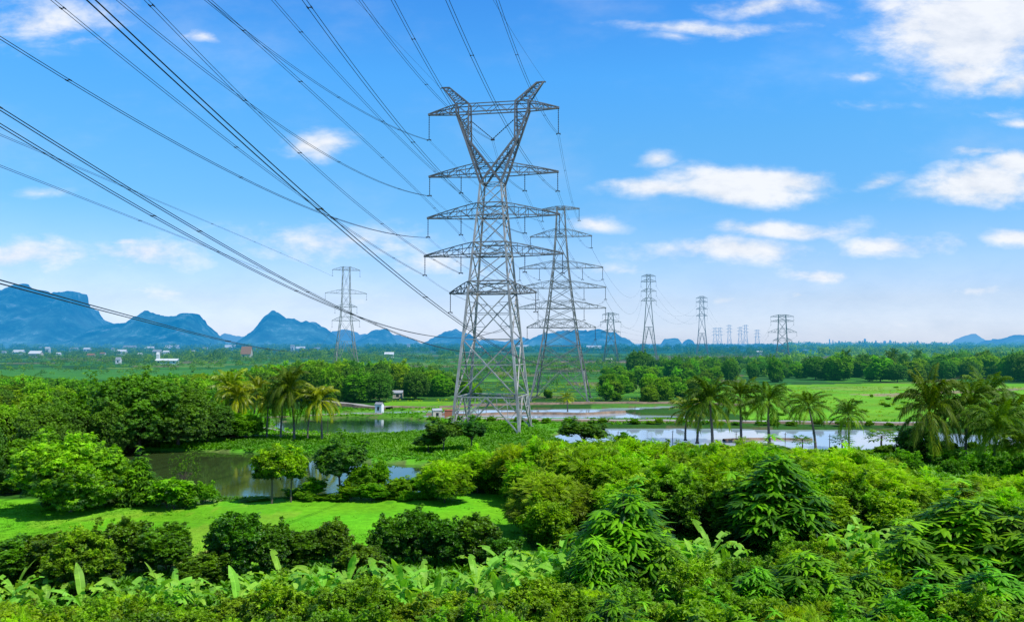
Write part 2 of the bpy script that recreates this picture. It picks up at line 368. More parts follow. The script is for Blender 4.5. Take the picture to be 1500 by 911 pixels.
def water_b(col, rough, ior=1.5, bs=.18):
    def b(k):
        pos = k.n('ShaderNodeNewGeometry').outputs['Position']
        n1 = k.n('ShaderNodeTexNoise', i={'Vector': pos, 'Scale': 1.3, 'Detail': 4.0, 'Roughness': .6}).outputs[0]
        bp = k.n('ShaderNodeBump', i={'Height': n1, 'Strength': bs, 'Distance': .05}).outputs[0]
        return k.n('ShaderNodeBsdfPrincipled', i={'Base Color': (*col, 1), 'Roughness': rough, 'IOR': ior, 'Normal': bp, 'Specular IOR Level': .9}).outputs[0]
    return b
WM = mat('pond_water', water_b((.045, .075, .02), .03, 1.9, .12), False); WM2 = mat('pond_water_green', water_b((.03, .085, .02), .08), False)
WM3 = mat('pond_water_pale', water_b((.34, .42, .50), .04, 2.6, .08), False)  # pale blue base puts some of the sky reflection into the colour
for nm, p in PONDS.items():
    c = p.mean(0); q = c + (p - c) * 1.0
    # push the outline outwards so the sloping bank cuts it
    nrm = []
    for i in range(len(q)):
        t = q[(i + 1) % len(q)] - q[i - 1]; n = np.array([t[1], -t[0]]); n /= np.linalg.norm(n) + 1e-9; nrm.append(n)
    ar = sum(q[i][0] * q[(i + 1) % len(q)][1] - q[(i + 1) % len(q)][0] * q[i][1] for i in range(len(q)))
    q = q + np.array(nrm) * (1.6 if ar > 0 else -1.6)
    mb = MB(); mb.poly([(a, b_, ZW) for a, b_ in (q if ar > 0 else q[::-1])])
    o = mb.build('pond_water', WM if nm == 'pond_by_the_field' else (WM2 if nm in ('pond_green',) else WM3)); tag(o, kind='structure')
# dikes, kerbs and tracks between the ponds
def ribbon(name, pts, w, zt, mats, sw=1.2, cls='structure', zb=-1.5):
    p = [np.array(gnd(*q)) for q in pts]; mb = MB(); fine = []
    for a, b in zip(p[:-1], p[1:]):
        n = max(2, int(np.linalg.norm(b - a) / 3))
        for i in range(n): fine.append(a + (b - a) * i / n)
    fine.append(p[-1]); L, Rr = [], []
    for i, c in enumerate(fine):
        t = fine[min(i + 1, len(fine) - 1)] - fine[max(i - 1, 0)]; n = np.array([-t[1], t[0]]) / (np.linalg.norm(t) + 1e-9)
        j = 1 + .18 * math.sin(i * 1.7) + .1 * math.sin(i * .61 + 1)
        zz = zt + .07 * math.sin(i * 1.1)
        L.append((c + n * w / 2 * j, c + n * (w / 2 * j + sw), zz)); Rr.append((c - n * w / 2 * j, c - n * (w / 2 * j + sw), zz))
    for i in range(len(fine) - 1):
        for A, sgn in ((L, 1), (Rr, -1)):
            q = [(*A[i][0], A[i][2]), (*A[i + 1][0], A[i + 1][2]), (*A[i + 1][1], zb), (*A[i][1], zb)]
            mb.poly(q if sgn > 0 else q[::-1], 1)
        mb.poly([(*Rr[i][0], Rr[i][2]), (*Rr[i + 1][0], Rr[i + 1][2]), (*L[i + 1][0], L[i + 1][2]), (*L[i][0], L[i][2])], 0)
    return tag(mb.build(name, mats), kind=cls)
ribbon('earth_dike', [(655, 614), (780, 616), (900, 617.5), (1100, 619), (1240, 620.5), (1350, 621.5)], 3.6, .55, [M['concrete'], M['earth']], .8)
ribbon('earth_dike', [(1150, 664.5), (1230, 664), (1340, 659.5)], 1.6, .35, [M['concrete'], M['earth']], .6)
ribbon('earth_dike', [(690, 594), (780, 592), (880, 590.5), (990, 590.5), (1090, 594)], 3.5, .5, [M['earth'], M['earth']], 1.0)
ribbon('earth_dike', [(465, 590), (500, 593), (540, 598), (570, 600)], 3.0, .9, [M['concrete'], M['earth']], 1.2)
ribbon('earth_dike', [(625, 605.5), (690, 606), (760, 603.5), (850, 605), (915, 602)], 1.1, .12, [M['earth'], M['earth']], .8)
ribbon('earth_dike', [(1060, 642), (1130, 640), (1190, 641.5)], .8, -.1, [M['earth'], M['earth']], 1.0)
ribbon('earth_dike', [(560, 597), (620, 597.5), (690, 595.5)], 2.5, .5, [M['earth'], M['earth']], .9)
ribbon('path', [(380, 613), (440, 609.5), (520, 607), (560, 606.5)], 1.8, .3, [M['concrete'], M['earth']], .7)
ribbon('path', [(335, 641), (420, 638.5), (500, 637), (560, 636.5)], 1.0, .3, [M['concrete'], M['earth']], .7)
ribbon('path', [(380, 627), (430, 635), (470, 637)], .9, .3, [M['concrete'], M['earth']], .6)
ribbon('far_dike', [(780, 531), (950, 532), (1130, 531.5)], 9, 1.5, [M['concrete'], M['earth']], 3)
# ------------------------------------------------------------------ hills
def hill(name, prof, D, depth, seed, label=None):
    rs = np.random.RandomState(seed); xs = np.array([p[0] for p in prof], float); ys = np.array([p[1] for p in prof], float)
    n = int((xs[-1] - xs[0]) / 1.1); u_ = np.linspace(xs[0], xs[-1], n); top = np.interp(u_, xs, ys)
    rough = sum(np.interp(u_, np.linspace(xs[0], xs[-1], int((xs[-1] - xs[0]) / s) + 2), rs.randn(int((xs[-1] - xs[0]) / s) + 2)) * a for s, a in ((18, .8), (7, .8), (3, .6)))
    hz = np.maximum((503.4 - top) + rough * np.clip((503 - top) / 12, 0, 1), 0) * D / F + 22 * np.clip((503 - top) / 6, 0, 1)
    m = 46; V = []
    for j in range(m):
        t = j / (m - 1); prof_z = math.sin(min(t / .55, 1) * math.pi / 2) ** 1.25 if t < .55 else math.cos((t - .55) / .45 * math.pi / 2)
        Y = D - depth * .55 + depth * t
        sx = np.array([slope(a, 480)[0] for a in u_])
        nn = np.zeros(n)
        for s, a in ((60, .16), (22, .11), (9, .07), (4, .045)):
            kx = int((xs[-1] - xs[0]) / s) + 3
            g = np.random.RandomState(seed * 91 + s + int(j * 22 / s / 1.2)).randn(kx); g2 = np.random.RandomState(seed * 91 + s + int(j * 22 / s / 1.2) + 1).randn(kx)
            fr = (j * 22 / s / 1.2) % 1
            nn += a * ((1 - fr) * np.interp(u_, np.linspace(xs[0], xs[-1], kx), g) + fr * np.interp(u_, np.linspace(xs[0], xs[-1], kx), g2))
        zz = hz * np.clip(prof_z * (1 + nn * (1 - prof_z) * 1.7), 0, 1.0) - (3 if j in (0, m - 1) else 0)
        V.append(np.stack([sx * D + (Y - D) * sx * .6, np.full(n, Y) + nn * depth * .12, zz], 1))
    V = np.concatenate(V); i = np.arange((m - 1) * (n - 1)); r0 = i // (n - 1) * n + i % (n - 1)
    Q = np.stack([r0, r0 + 1, r0 + n + 1, r0 + n], 1)
    o = obj(name, mesh_np(name, V, Q, M['hill'], smooth=True)); tag(o, kind='structure'); return o
def hb(k):
    pos = k.n('ShaderNodeNewGeometry').outputs['Position']
    n1 = k.n('ShaderNodeTexNoise', i={'Vector': pos, 'Scale': .016, 'Detail': 9.0, 'Roughness': .75}).outputs[0]
    c = k.ramp(n1, [(.38, (.0, .02, .03)), (.48, (.02, .14, .10)), (.56, (.14, .42, .34)), (.64, (.65, .85, .85))])  # forest and rock tones, with lit and dark relief put into the colour
    bp = k.n('ShaderNodeBump', i={'Height': n1, 'Strength': 1.0, 'Distance': 90.0}).outputs[0]
    return k.n('ShaderNodeBsdfPrincipled', i={'Base Color': c, 'Roughness': 1.0, 'Specular IOR Level': 0.0, 'Normal': bp}).outputs[0]
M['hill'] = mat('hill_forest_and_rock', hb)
hill('limestone_hill', [(-260, 500), (-200, 470), (-120, 440), (-60, 432), (-20, 424), (10, 426), (25, 420), (38, 415), (46, 424), (60, 427), (80, 430), (104, 428), (116, 432), (120, 447), (130, 457), (142, 468), (155, 478), (175, 490), (200, 503)], 3900, 1400, 1)
hill('limestone_hill', [(90, 503), (120, 492), (145, 478), (165, 473), (180, 472), (190, 474), (198, 467), (207, 460), (216, 455), (228, 461), (245, 463), (255, 466), (262, 463), (275, 459), (285, 462), (297, 474), (305, 482), (316, 492), (324, 503)], 3500, 900, 2)
hill('distant_hill', [(300, 503), (322, 494), (332, 489), (350, 492), (372, 494), (390, 503)], 7500, 900, 3)
hill('limestone_hill', [(352, 503), (366, 492), (377, 482), (386, 470), (392, 462), (401, 457), (408, 459), (418, 465), (430, 467), (445, 471), (462, 474), (475, 481), (486, 488), (496, 496), (505, 503)], 4000, 1000, 4)
hill('distant_hill', [(470, 503), (485, 487), (500, 484), (530, 490), (560, 488), (590, 492), (620, 503)], 7000, 1200, 5)
hill('limestone_hill', [(515, 503), (530, 496), (545, 487), (555, 483), (565, 482), (573, 487), (578, 495), (586, 503)], 4400, 800, 6)
hill('limestone_hill', [(608, 503), (628, 498), (642, 491), (652, 487), (662, 484), (668, 481), (676, 486), (690, 490), (702, 499), (712, 503)], 4400, 800, 7)
hill('distant_hill', [(690, 503), (712, 496), (740, 499), (765, 494), (790, 503)], 6500, 800, 8)
hill('limestone_hill', [(762, 503), (780, 496), (797, 488), (815, 486), (835, 484), (860, 484), (878, 481), (892, 486), (908, 491), (925, 500), (935, 503)], 4300, 900, 9)
hill('limestone_hill', [(955, 503), (968, 501), (973, 497), (982, 495), (992, 496), (998, 501), (1002, 503)], 4600, 500, 10)
hill('limestone_hill', [(999, 503), (1002, 499), (1008, 496.5), (1014, 498), (1018, 503)], 4600, 400, 11)
hill('distant_hill', [(1396, 503), (1408, 494), (1421, 490), (1434, 493), (1446, 503)], 8500, 900, 12)
hill('distant_hill', [(1440, 503), (1452, 497), (1466, 500), (1480, 494), (1492, 491), (1510, 493), (1560, 489), (1620, 503)], 5200, 900, 13)
# ------------------------------------------------------------------ pylons
def lerp(a, b, t): return tuple(a[i] + (b[i] - a[i]) * t for i in range(3))
def insulator(L):
    mb = MB(); n = max(6, int(L / .45)); pts = []; rad = []
    for i in range(n):
        z = -L * i / n
        pts += [(0, 0, z), (0, 0, z - L / n * .55), (0, 0, z - L / n * .6)]; rad += [.07, .17, .07]
    pts.append((0, 0, -L)); rad.append(.07); mb.tube(pts, rad, 6)
    mb.box(-.55, .55, -.09, .09, -L - .18, -L); mb.box(-.55, -.4, -.3, .3, -L - .35, -L - .15); mb.box(.4, .55, -.3, .3, -L - .35, -L - .15)
    return mb
INS = {}
def lattice_body(root, prof, levels, steel, tk, sub_until, k_base=True):
    def hw(z):
        for (z0, w0), (z1, w1) in zip(prof[:-1], prof[1:]):
            if z <= z1: return w0 + (w1 - w0) * (z - z0) / (z1 - z0)
        return prof[-1][1]
    corners = ((-1, -1), (1, -1), (1, 1), (-1, 1))
    for cx, cy in corners:
        mb = MB()
        for (z0, w0), (z1, w1) in zip(prof[:-1], prof[1:]):
            f = 1 - .4 * z0 / prof[-1][0]
            mb.bar((cx * w0, cy * w0, z0), (cx * w1, cy * w1, z1), tk * 1.0 * f)
        mb.box(cx * prof[0][1] - .7, cx * prof[0][1] + .7, cy * prof[0][1] - .7, cy * prof[0][1] + .7, -.4, .35)
        mb.build('leg', steel, root)
    mb = MB()
    for fi in range(4):
        c0, c1 = corners[fi], corners[(fi + 1) % 4]
        for li, (za, zb) in enumerate(zip(levels[:-1], levels[1:])):
            wa, wb = hw(za), hw(zb); f = 1 - .35 * za / prof[-1][0]
            a0 = (c0[0] * wa, c0[1] * wa, za); a1 = (c1[0] * wa, c1[1] * wa, za); b0 = (c0[0] * wb, c0[1] * wb, zb); b1 = (c1[0] * wb, c1[1] * wb, zb)
            t = tk * .42 * f
            mb.bar(b0, b1, t)
            if li == 0 and k_base:
                mid = lerp(b0, b1, .5); mb.bar(a0, mid, t * 1.25); mb.bar(a1, mid, t * 1.25)
                for (a, b) in ((a0, b0), (a1, b1)):
                    for s in (.33, .66):
                        mb.bar(lerp(a, mid, s), lerp(a, b, s), t * .55); mb.bar(lerp(a, mid, s), lerp(a, b, min(1, s + .34)), t * .55)
                        mb.bar(lerp(a, mid, s), lerp(b, mid, s), t * .5)
            else:
                mb.bar(a0, b1, t * 1.1); mb.bar(a1, b0, t * 1.1)
                if li < sub_until:
                    r = wa / (wa + wb); xc = lerp(a0, b1, r)
                    ml = lerp(a0, b0, r); mr = lerp(a1, b1, r)
                    mb.bar(ml, mr, t * .7)
                    for (a, b, m_) in ((a0, b0, ml), (a1, b1, mr)):
                        for (e, oth) in ((a, xc), (b, xc)):
                            h = lerp(e, oth, .5); mb.bar(h, lerp(e, m_, .5), t * .5); mb.bar(h, m_, t * .5)
                            mb.bar(h, lerp(lerp(e, oth, .5), m_, .5), t * .5)
            if li % 2 == 0:       # plan bracing
                mb.bar(b0, (-b0[0], -b0[1], b0[2]), t * .6)
    mb.build('bracing', steel, root)
    return hw
def crossarm(root, zl, zh, Ll, Lr, w, yw, steel, tk, inner=None, name='crossarm', nseg=6, ztip=.35):
    """lower chords level at zl, upper chords arched up to zh over the body"""
    mb = MB()
    for side, L in ((-1, Ll), (1, Lr)):
        if L <= 0: continue
        def lo(t, sy): return (side * (w + (L - w) * t), sy * yw * (1 - t) + sy * .12, zl)
        def up(t, sy): return (side * (w + (L - w) * t), sy * yw * (1 - t) + sy * .12, zl + ztip + (zh - zl - ztip) * (1 - t ** 1.15))
        for sy in (-1, 1):
            for i in range(nseg):
                t0, t1 = i / nseg, (i + 1) / nseg
                mb.bar(lo(t0, sy), lo(t1, sy), tk * .62); mb.bar(up(t0, sy), up(t1, sy), tk * .55)
                if i: mb.bar(lo(t0, sy), up(t0, sy), tk * .35)
                mb.bar(lo(t0, sy) if i % 2 else up(t0, sy), up(t1, sy) if i % 2 else lo(t1, sy), tk * .35)
        for i in range(nseg):
            t0, t1 = i / nseg, (i + 1) / nseg
            mb.bar(lo(t0, -1), lo(t0, 1), tk * .28); mb.bar(up(t0, -1), up(t1, 1), tk * .2)
        mb.box(*sorted((side * (L - .4), side * (L + .25))), -.35, .35, zl - .12, zl + .4)
    for sy in (-1, 1):
        mb.bar((-w, sy * (yw + .12), zl), (w, sy * (yw + .12), zl), tk * .62); mb.bar((-w, sy * (yw + .12), zh), (w, sy * (yw + .12), zh), tk * .5)
        n = max(2, int(2 * w / 2.4))
        for i in range(n):
            x0, x1 = -w + 2 * w * i / n, -w + 2 * w * (i + 1) / n
            mb.bar((x0, sy * (yw + .12), zl if i % 2 else zh), (x1, sy * (yw + .12), zh if i % 2 else zl), tk * .3)
    return mb.build(name, steel, root)
def hang(root, x, z, L):
    key = round(L, 1)
    if key not in INS:
        o = insulator(L).build('insulator_string', M['insul'], root); INS[key] = o.data
    else: o = obj('insulator_string', INS[key], root)
    o.location = (x, 0, z)
    return root.matrix_world @ Vector((x, 0, z - L - .25)) if False else (x, 0, z - L - .25)
class Pylon: pass
def wpt(P_, l):     # local to world
    c, s = math.cos(P_.rz), math.sin(P_.rz); return Vector((P_.x + l[0] * c - l[1] * s, P_.y + l[0] * s + l[1] * c, l[2]))
BL = .19
# nearest pylon: narrow waist, forked head, five crossarms
T1 = Pylon(); T1.rz = -math.atan(BL); T1.y = 210.0; T1.x = gx(721.5, 210)
def z1(y): return topz(y, 208)
r1 = empty('lattice_pylon', (T1.x, T1.y, 0), T1.rz)
tag(r1, 'nearest and tallest steel lattice pylon with forked head and two horns, standing by the ponds', 'pylon')
kf = 5.75
prof1 = [(0, 8.5), (z1(580), 7.75), (z1(500), 6.35), (z1(428), 5.2), (z1(372), 4.35), (z1(315), 3.4), (z1(268), 2.7)]
hw1 = lattice_body(r1, prof1, [0, z1(580), z1(497), z1(428), z1(412), z1(372), z1(355), z1(315), z1(297), z1(268)], M['steel'], .62, 3)
A1 = {}
for nm, zl, zh, L in (('2', 254, 239, 16.9), ('3', 316, 298, 17.3), ('4', 373, 356, 18.1), ('5', 429, 413, 11.2)):
    w = hw1(z1(zl)) if nm != '2' else 4.2
    crossarm(r1, z1(zl), z1(zh), L, L, w, (hw1(z1(zl)) if nm != '2' else 2.3), M['steel_dark'], .38, nseg=5)
    A1[nm + 'L'] = hang(r1, -L, z1(zl), 4.7); A1[nm + 'R'] = hang(r1, L, z1(zl), 4.7)
    if nm != '5': A1[nm + 'l'] = hang(r1, -8.4, z1(zl), 4.3); A1[nm + 'r'] = hang(r1, 8.4, z1(zl), 4.3)
def head1():
    zb, zc, zt, zu = z1(268), z1(207), z1(161), z1(149)
    for s, nm in ((-1, 'left'), (1, 'right')):
        mb = MB()
        for sy in (-1, 1):
            y0, y1, y2 = sy * 2.7, sy * 1.9, sy * 1.25
            A = (s * 2.7, y0, zb); B = (s * 6.5, y1, zc); C = (s * 9.5, y2, zt); C2 = (s * 9.5, y2, zu)
            Dn = (s * 6.1, y2, zt); Bi = (s * 6.1, y1, zc + .7); A2 = (-s * 2.7, y0, zb)
            mb.bar(A, B, .5); mb.bar(B, C, .48); mb.bar(C, C2, .4); mb.bar(A2, Bi, .46); mb.bar(Bi, (s * 6.1, y2, zu), .36); mb.bar(B, Bi, .25)
            n = 6
            for i in range(n):           # web between outer and inner chord, lower fork
                t0, t1 = .42 + .58 * i / n, .42 + .58 * (i + 1) / n
                p0, p1 = lerp(A, B, t0), lerp(A, B, t1); q0, q1 = lerp(A2, Bi, t0), lerp(A2, Bi, t1)
                mb.bar(p0, q1 if i % 2 else q0, .15); mb.bar(q0 if i % 2 else p0, p1 if i % 2 else q1, .17)
            for i in range(4):           # upper triangle
                t0, t1 = i / 4, (i + 1) / 4
                p0, p1 = lerp(B, C, t0), lerp(B, C, t1); q0, q1 = lerp(Bi, Dn, t0), lerp(Bi, Dn, t1)
                mb.bar(p0, q1, .17); mb.bar(p1, q1, .2)
                if i < 3: mb.bar(q0, p1, .15)
        for (a, b) in (((s * 2.7, 2.7, zb), (s * 6.5, 1.9, zc)), ((s * 6.5, 1.9, zc), (s * 9.5, 1.25, zt)), ((-s * 2.7, 2.7, zb), (s * 6.1, 1.9, zc + .7))):
            for i in range(6):
                p, q = lerp(a, b, i / 6), lerp(a, b, (i + 1) / 6)
                mb.bar((p[0], -p[1], p[2]), q, .16) if i % 2 else mb.bar(p, (q[0], -q[1], q[2]), .16)
        mb.build('fork_arm', M['steel_dark'], r1)
        mb = MB(); tipz = z1(121); b0 = (s * 9.5, zu); b1 = (s * 6.0, zu)
        for sy in (-1, 1):
            o0 = (s * 9.5, sy * 1.25, zu); o1 = (s * 6.0, sy * 1.25, zu); t0 = (s * 13.3, sy * .15, tipz); t1 = (s * 11.6, sy * .3, tipz - .1)
            mb.bar(o0, t0, .3); mb.bar(o1, t1, .34); mb.bar(t1, t0, .25)
            for i in range(5):
                p0, p1 = lerp(o0, t0, i / 5), lerp(o0, t0, (i + 1) / 5); q0, q1 = lerp(o1, t1, i / 5), lerp(o1, t1, (i + 1) / 5)
                mb.bar(p0, q1, .15); mb.bar(p1, q1, .13)
        for i in range(5):
            mb.bar(lerp((s * 6.0, 1.25, zu), (s * 11.6, .3, tipz - .1), i / 5), lerp((s * 6.0, -1.25, zu), (s * 11.6, -.3, tipz - .1), (i + 1) / 5), .12)
        mb.bar((s * 13.3, 0, tipz), (s * 13.9, 0, tipz - .1), .3); mb.build('earthwire_horn', M['steel_dark'], r1)
        A1['H' + nm[0]] = (s * 13.9, 0, tipz - .3)
    crossarm(r1, zt, zu, 17.1, 17.1, 9.5, 1.2, M['steel_dark'], .42, nseg=4)
    A1['1L'] = hang(r1, -17.1, zt, 6.4); A1['1R'] = hang(r1, 17.1, zt, 6.4)
    mb = MB()                 # V-shaped centre string
    for s in (-1, 1):
        a = Vector((s * 5.9, 0, zt - 2.0)); b = Vector((0, 0, z1(201)))
        for i in range(12): mb.bar(a.lerp(b, i / 12), a.lerp(b, (i + .6) / 12), .22); mb.bar(a.lerp(b, (i + .6) / 12), a.lerp(b, (i + 1) / 12), .1)
    mb.box(-.5, .5, -.2, .2, z1(201) - .4, z1(201)); mb.build('insulator_string', M['insul'], r1)
    A1['1C'] = (0, 0, z1(201) - .4)
head1()
# simpler pylons: square tapering body
def simple_pylon(px, base_py, top_py, half_w, arms, rz, steel, tk, label, insl=4.0, levels=9, D=None, ins=True, topstyle='beam', fine=True, group=None):
    p = Pylon(); p.rz = rz; D = D or gnd(px, base_py)[1]; p.y = D; p.x = gx(px, D); s = D / F
    Ht = topz(top_py, D); root = empty('lattice_pylon', (p.x, D, 0), rz); tag(root, label, 'pylon', group)
    Z = lambda y: topz(y, D)
    prof = [(0, half_w[0][1] * s)] + [(Z(y), w * s) for y, w in half_w[1:]]
    zs = sorted({0.0} | {Z(a[0]) for a in arms} | {Z(a[1]) for a in arms if fine} | {prof[-1][0]})
    lv = [0.0]
    first = zs[1]; n = 3 if fine else 2
    for i in range(1, n + 1): lv.append(first * (1 - (1 - i / n) ** 1.25) if i < n else first)
    lv += [z for z in zs[2:] if z - lv[-1] > 1.5]
    hw = lattice_body(root, prof, lv, steel, tk, 2 if fine else 0)
    p.att = {}
    for i, (yl, yh, L) in enumerate(arms):
        Lm = L * s; w = hw(Z(yl))
        crossarm(root, Z(yl), Z(yh), Lm, Lm, w, w if topstyle != 'beam' or i else w, steel, tk * .6, nseg=4 if fine else 3)
        if ins:
            for sd_, nm in ((-1, 'L'), (1, 'R')):
                p.att['%d%s' % (i, nm)] = hang(root, sd_ * Lm, Z(yl), insl)
                if fine and L > 50: p.att['%d%s' % (i, nm.lower())] = hang(root, sd_ * Lm * .52, Z(yl), insl)
        else:
            for sd_, nm in ((-1, 'L'), (1, 'R')): p.att['%d%s' % (i, nm)] = (sd_ * Lm, 0, Z(yl))
    return p
T2 = simple_pylon(822, 585, 303, [(585, 41), (500, 25), (445, 17.5), (391, 11), (345, 7.6), (303, 5.5)],
    [(307, 303, 27), (347, 336, 45), (393, 383, 61), (422, 412, 65), (452, 441, 65), (480, 468, 50)], -math.atan(.15), M['steel2'], .50,
    'second largest pylon with six crossarms, behind and right of the nearest one', 4.5)
far_steel = M['steel2']
T3 = simple_pylon(506, 541, 391, [(541, 18), (520, 14), (470, 8), (440, 6), (391, 5)],
    [(396, 391, 20), (430, 424, 30), (450, 446, 16), (470, 464, 20), ], .35, far_steel, .5,
    'lone pylon rising behind the tree belt in the left half, flat wide top beam', 5, ins=True, fine=False)
T4 = simple_pylon(895, 530, 458, [(530, 11), (500, 6.5), (458, 3.2)], [(461, 458, 12), (472, 468, 15), (487, 483, 14)], -.2, far_steel, .75,
    'short pylon with three wide arms in front of hills, right of the second pylon', 5, fine=False)
T5 = simple_pylon(951, 531, 402, [(531, 12), (480, 6.5), (440, 3.5), (402, 2.6)], [(405, 402, 10), (413, 409, 11), (427, 423, 11), (441, 436, 11)], -.2, far_steel, .7,
    'tall slim pylon with four short arms, the tallest right of the second pylon', 5, fine=False)
T6 = simple_pylon(1029, 522, 434, [(522, 8.5), (480, 4.5), (434, 2.2)], [(437, 434, 8), (443, 440, 8), (453, 450, 8), (463, 460, 8)], -.2, far_steel, .85,
    'slim pylon on the plain between the tallest distant pylon and the row of tiny ones', 6, fine=False)
T7 = simple_pylon(1147, 530, 461, [(530, 10), (500, 6.5), (461, 5)], [(464, 461, 16), (471, 468, 16), (487, 481, 20), (499, 495, 13)], -.25, far_steel, .72,
    'stout dark pylon with broad middle arm, rightmost pylon in view', 4, fine=False)
tiny = [(1048, 480, 'leftmost of the tiny pylons on the horizon, between two taller ones'), (1055, 480, 'tiny stubby pylon on the horizon, second from the left of its row'),
        (1069, 476, 'tiny slim pylon on the horizon, tallest at the left of its row'), (1085, 479, 'tiny pylon in the middle of the horizon row'),
        (1093, 476, 'tiny slim pylon right of the middle of the horizon row'), (1110, 483, 'faintest and rightmost tiny pylon on the horizon')]
TT = []
for px, ty, lb in tiny:
    TT.append(simple_pylon(px, 510.5, ty, [(510.5, 4), (495, 2.2), (ty, 1.3)], [(ty + 1.5, ty, 4.5), (ty + 6, ty + 4.5, 4.5), (ty + 11, ty + 9.5, 4.5)], -.2, far_steel, .8, lb, ins=False, fine=False, group='tiny pylons on the horizon'))
# ------------------------------------------------------------------ conductors
def cable_pts(Bw, pts, b, Y0=-30.0, n=60, deg=2):
    """plan line through the attachment with direction b; height from the sightings"""
    a = Bw.x - b * Bw.y; Ys = [Bw.y]; Zs = [Bw.z]
    for px, py in pts:
        sx, sz = slope(px, py); Y = a / (sx - b)
        Ys.append(Y); Zs.append(H + sz * Y)
    deg = min(deg, len(Ys) - 1); w = [6.0] + [1.0] * (len(Ys) - 1)
    co_ = np.polyfit(Ys, Zs, deg, w=w); Ym = min(Ys[1:]); f = np.poly1d(co_); df = f.deriv()
    out = []; Y0 = min(Y0, Ym - 40)
    for i in range(n + 1):
        t = i / n; Y = Bw.y + (Y0 - Bw.y) * t
        z = f(Y) if Y >= Ym else f(Ym) + df(Ym) * (Y - Ym) * .95
        out.append(Vector((a + b * Y, Y, z)))
    out[0] = Bw.copy(); return out
def sag_pts(A, B, sag, n=24): return [A.lerp(B, i / n) - Vector((0, 0, 4 * sag * (i / n) * (1 - i / n))) for i in range(n + 1)]
def power_line(pts, label, sep=.45, r=.042, spacers=6, group=None, single=False, cat='power cable'):
    root = empty('power_line', pts[0]); tag(root, label, cat, group)
    o0 = pts[0]; d = (pts[1] - pts[0]); side = Vector((d.y, -d.x, 0)).normalized() * sep / 2
    for s in ((0,) if single else (-1, 1)):
        mb = MB(); mb.tube([p - o0 + side * s for p in pts], r, 4); mb.build('cable', M['cable'], root)
    if spacers and not single:
        n = len(pts) - 1
        for i in range(spacers):
            f = (i + .7) / spacers * n; j = min(int(f), n - 1); p = pts[j].lerp(pts[j + 1], f - j) - o0
            t = (pts[j + 1] - pts[j]).normalized() * .22
            mb = MB(); mb.bar(p - side, p + side, .07)
            for s in (-1, 1): mb.bar(p + side * s - t, p + side * s + t, .10)
            mb.build('spacer', M['cable'], root)
    return root
G1 = 'cables strung from the nearest pylon towards the camera side'
near = [('1L', [(300, 0), (446, 108), (540, 170)], 'twin cable to the left tip of the top crossarm of the nearest pylon'),
        ('1C', [(533, 0), (578, 80), (606, 103), (650, 146)], 'twin cable to the centre string inside the forked head of the nearest pylon'),
        ('1R', [(728, 0), (770, 110), (790, 158)], 'twin cable to the right tip of the top crossarm of the nearest pylon'),
        ('2L', [(170, 0), (346, 135), (494, 238)], 'twin cable to the left tip of the second crossarm from the top'),
        ('2l', [(400, 0), (593, 212), (640, 252)], 'twin cable to the inner left string of the second crossarm'),
        ('2r', [(573, 0), (600, 40), (650, 140), (700, 210)], 'twin cable to the inner right string of the second crossarm'),
        ('2R', [(655, 0), (700, 100), (760, 215)], 'twin cable to the right tip of the second crossarm from the top'),
        ('3L', [(0, 54), (257, 212), (445, 301)], 'twin cable curving from the upper left edge to the left tip of the third crossarm'),
        ('3l', [(305, 0), (440, 118), (600, 270)], 'twin cable to the inner left string of the third crossarm'),
        ('3r', [(450, 0), (598, 212), (690, 290)], 'twin cable to the inner right string of the third crossarm'),
        ('4L', [(69, 0), (300, 170), (480, 320)], 'twin cable to the left tip of the fourth crossarm'),
        ('4l', [(217, 0), (420, 212), (560, 325)], 'twin cable to the inner left string of the fourth crossarm')]
for key, pts, lb in near:
    power_line(cable_pts(wpt(T1, A1[key]), pts, BL), lb, spacers=7, group=G1)
power_line(cable_pts(wpt(T1, A1['Hl']), [(520, 0), (600, 82)], BL), 'thin single earth wire to the left horn of the nearest pylon', single=True, group=G1, r=.03)
power_line(cable_pts(wpt(T1, A1['Hr']), [(722, 0), (770, 78)], BL), 'thin single earth wire to the right horn of the nearest pylon', single=True, group=G1, r=.03)
B2 = wpt(T2, T2.att['5R']); power_line(cable_pts(B2, [(128, 0), (380, 222), (520, 350), (632, 447), (690, 482)], BL, deg=3, n=90), 'boldest twin cable, steep diagonal from the top left down to the second pylon', r=.05, spacers=12)
B3 = wpt(T2, T2.att['5L']); power_line(cable_pts(B3, [(0, 160), (222, 296), (445, 425), (600, 495)], BL, deg=3, n=90), 'bold twin cable from the left edge to the lowest left arm of the second pylon', r=.05, spacers=12)
B4 = wpt(T2, T2.att['4L']); power_line(cable_pts(B4, [(0, 182), (94, 242), (250, 330), (400, 410)], .17, deg=3, n=90), 'twin cable just below the bold one that starts at the left edge', r=.045, spacers=10)
for key, pts, lb, b_ in (('0L', [(0, 196), (114, 247), (316, 330)], 'twin cable from the left edge to the flat top of the lone left pylon', -.15),
                     ('1L', [(0, 240), (250, 345), (346, 378)], 'lower twin cable from the left edge to the lone left pylon', -.17),
                     ('3L', [(0, 412), (60, 430), (280, 487)], 'lowest twin cable, crossing in front of the limestone hills at the left', -.2)):
    Bx = wpt(T3, T3.att[key]); power_line(cable_pts(Bx, pts, b_, Y0=60, n=70, deg=2), lb, r=.028, sep=.5, spacers=9)
nm_of = {'1': 'top', '2': 'second', '3': 'third', '4': 'fourth', '5': 'lowest'}
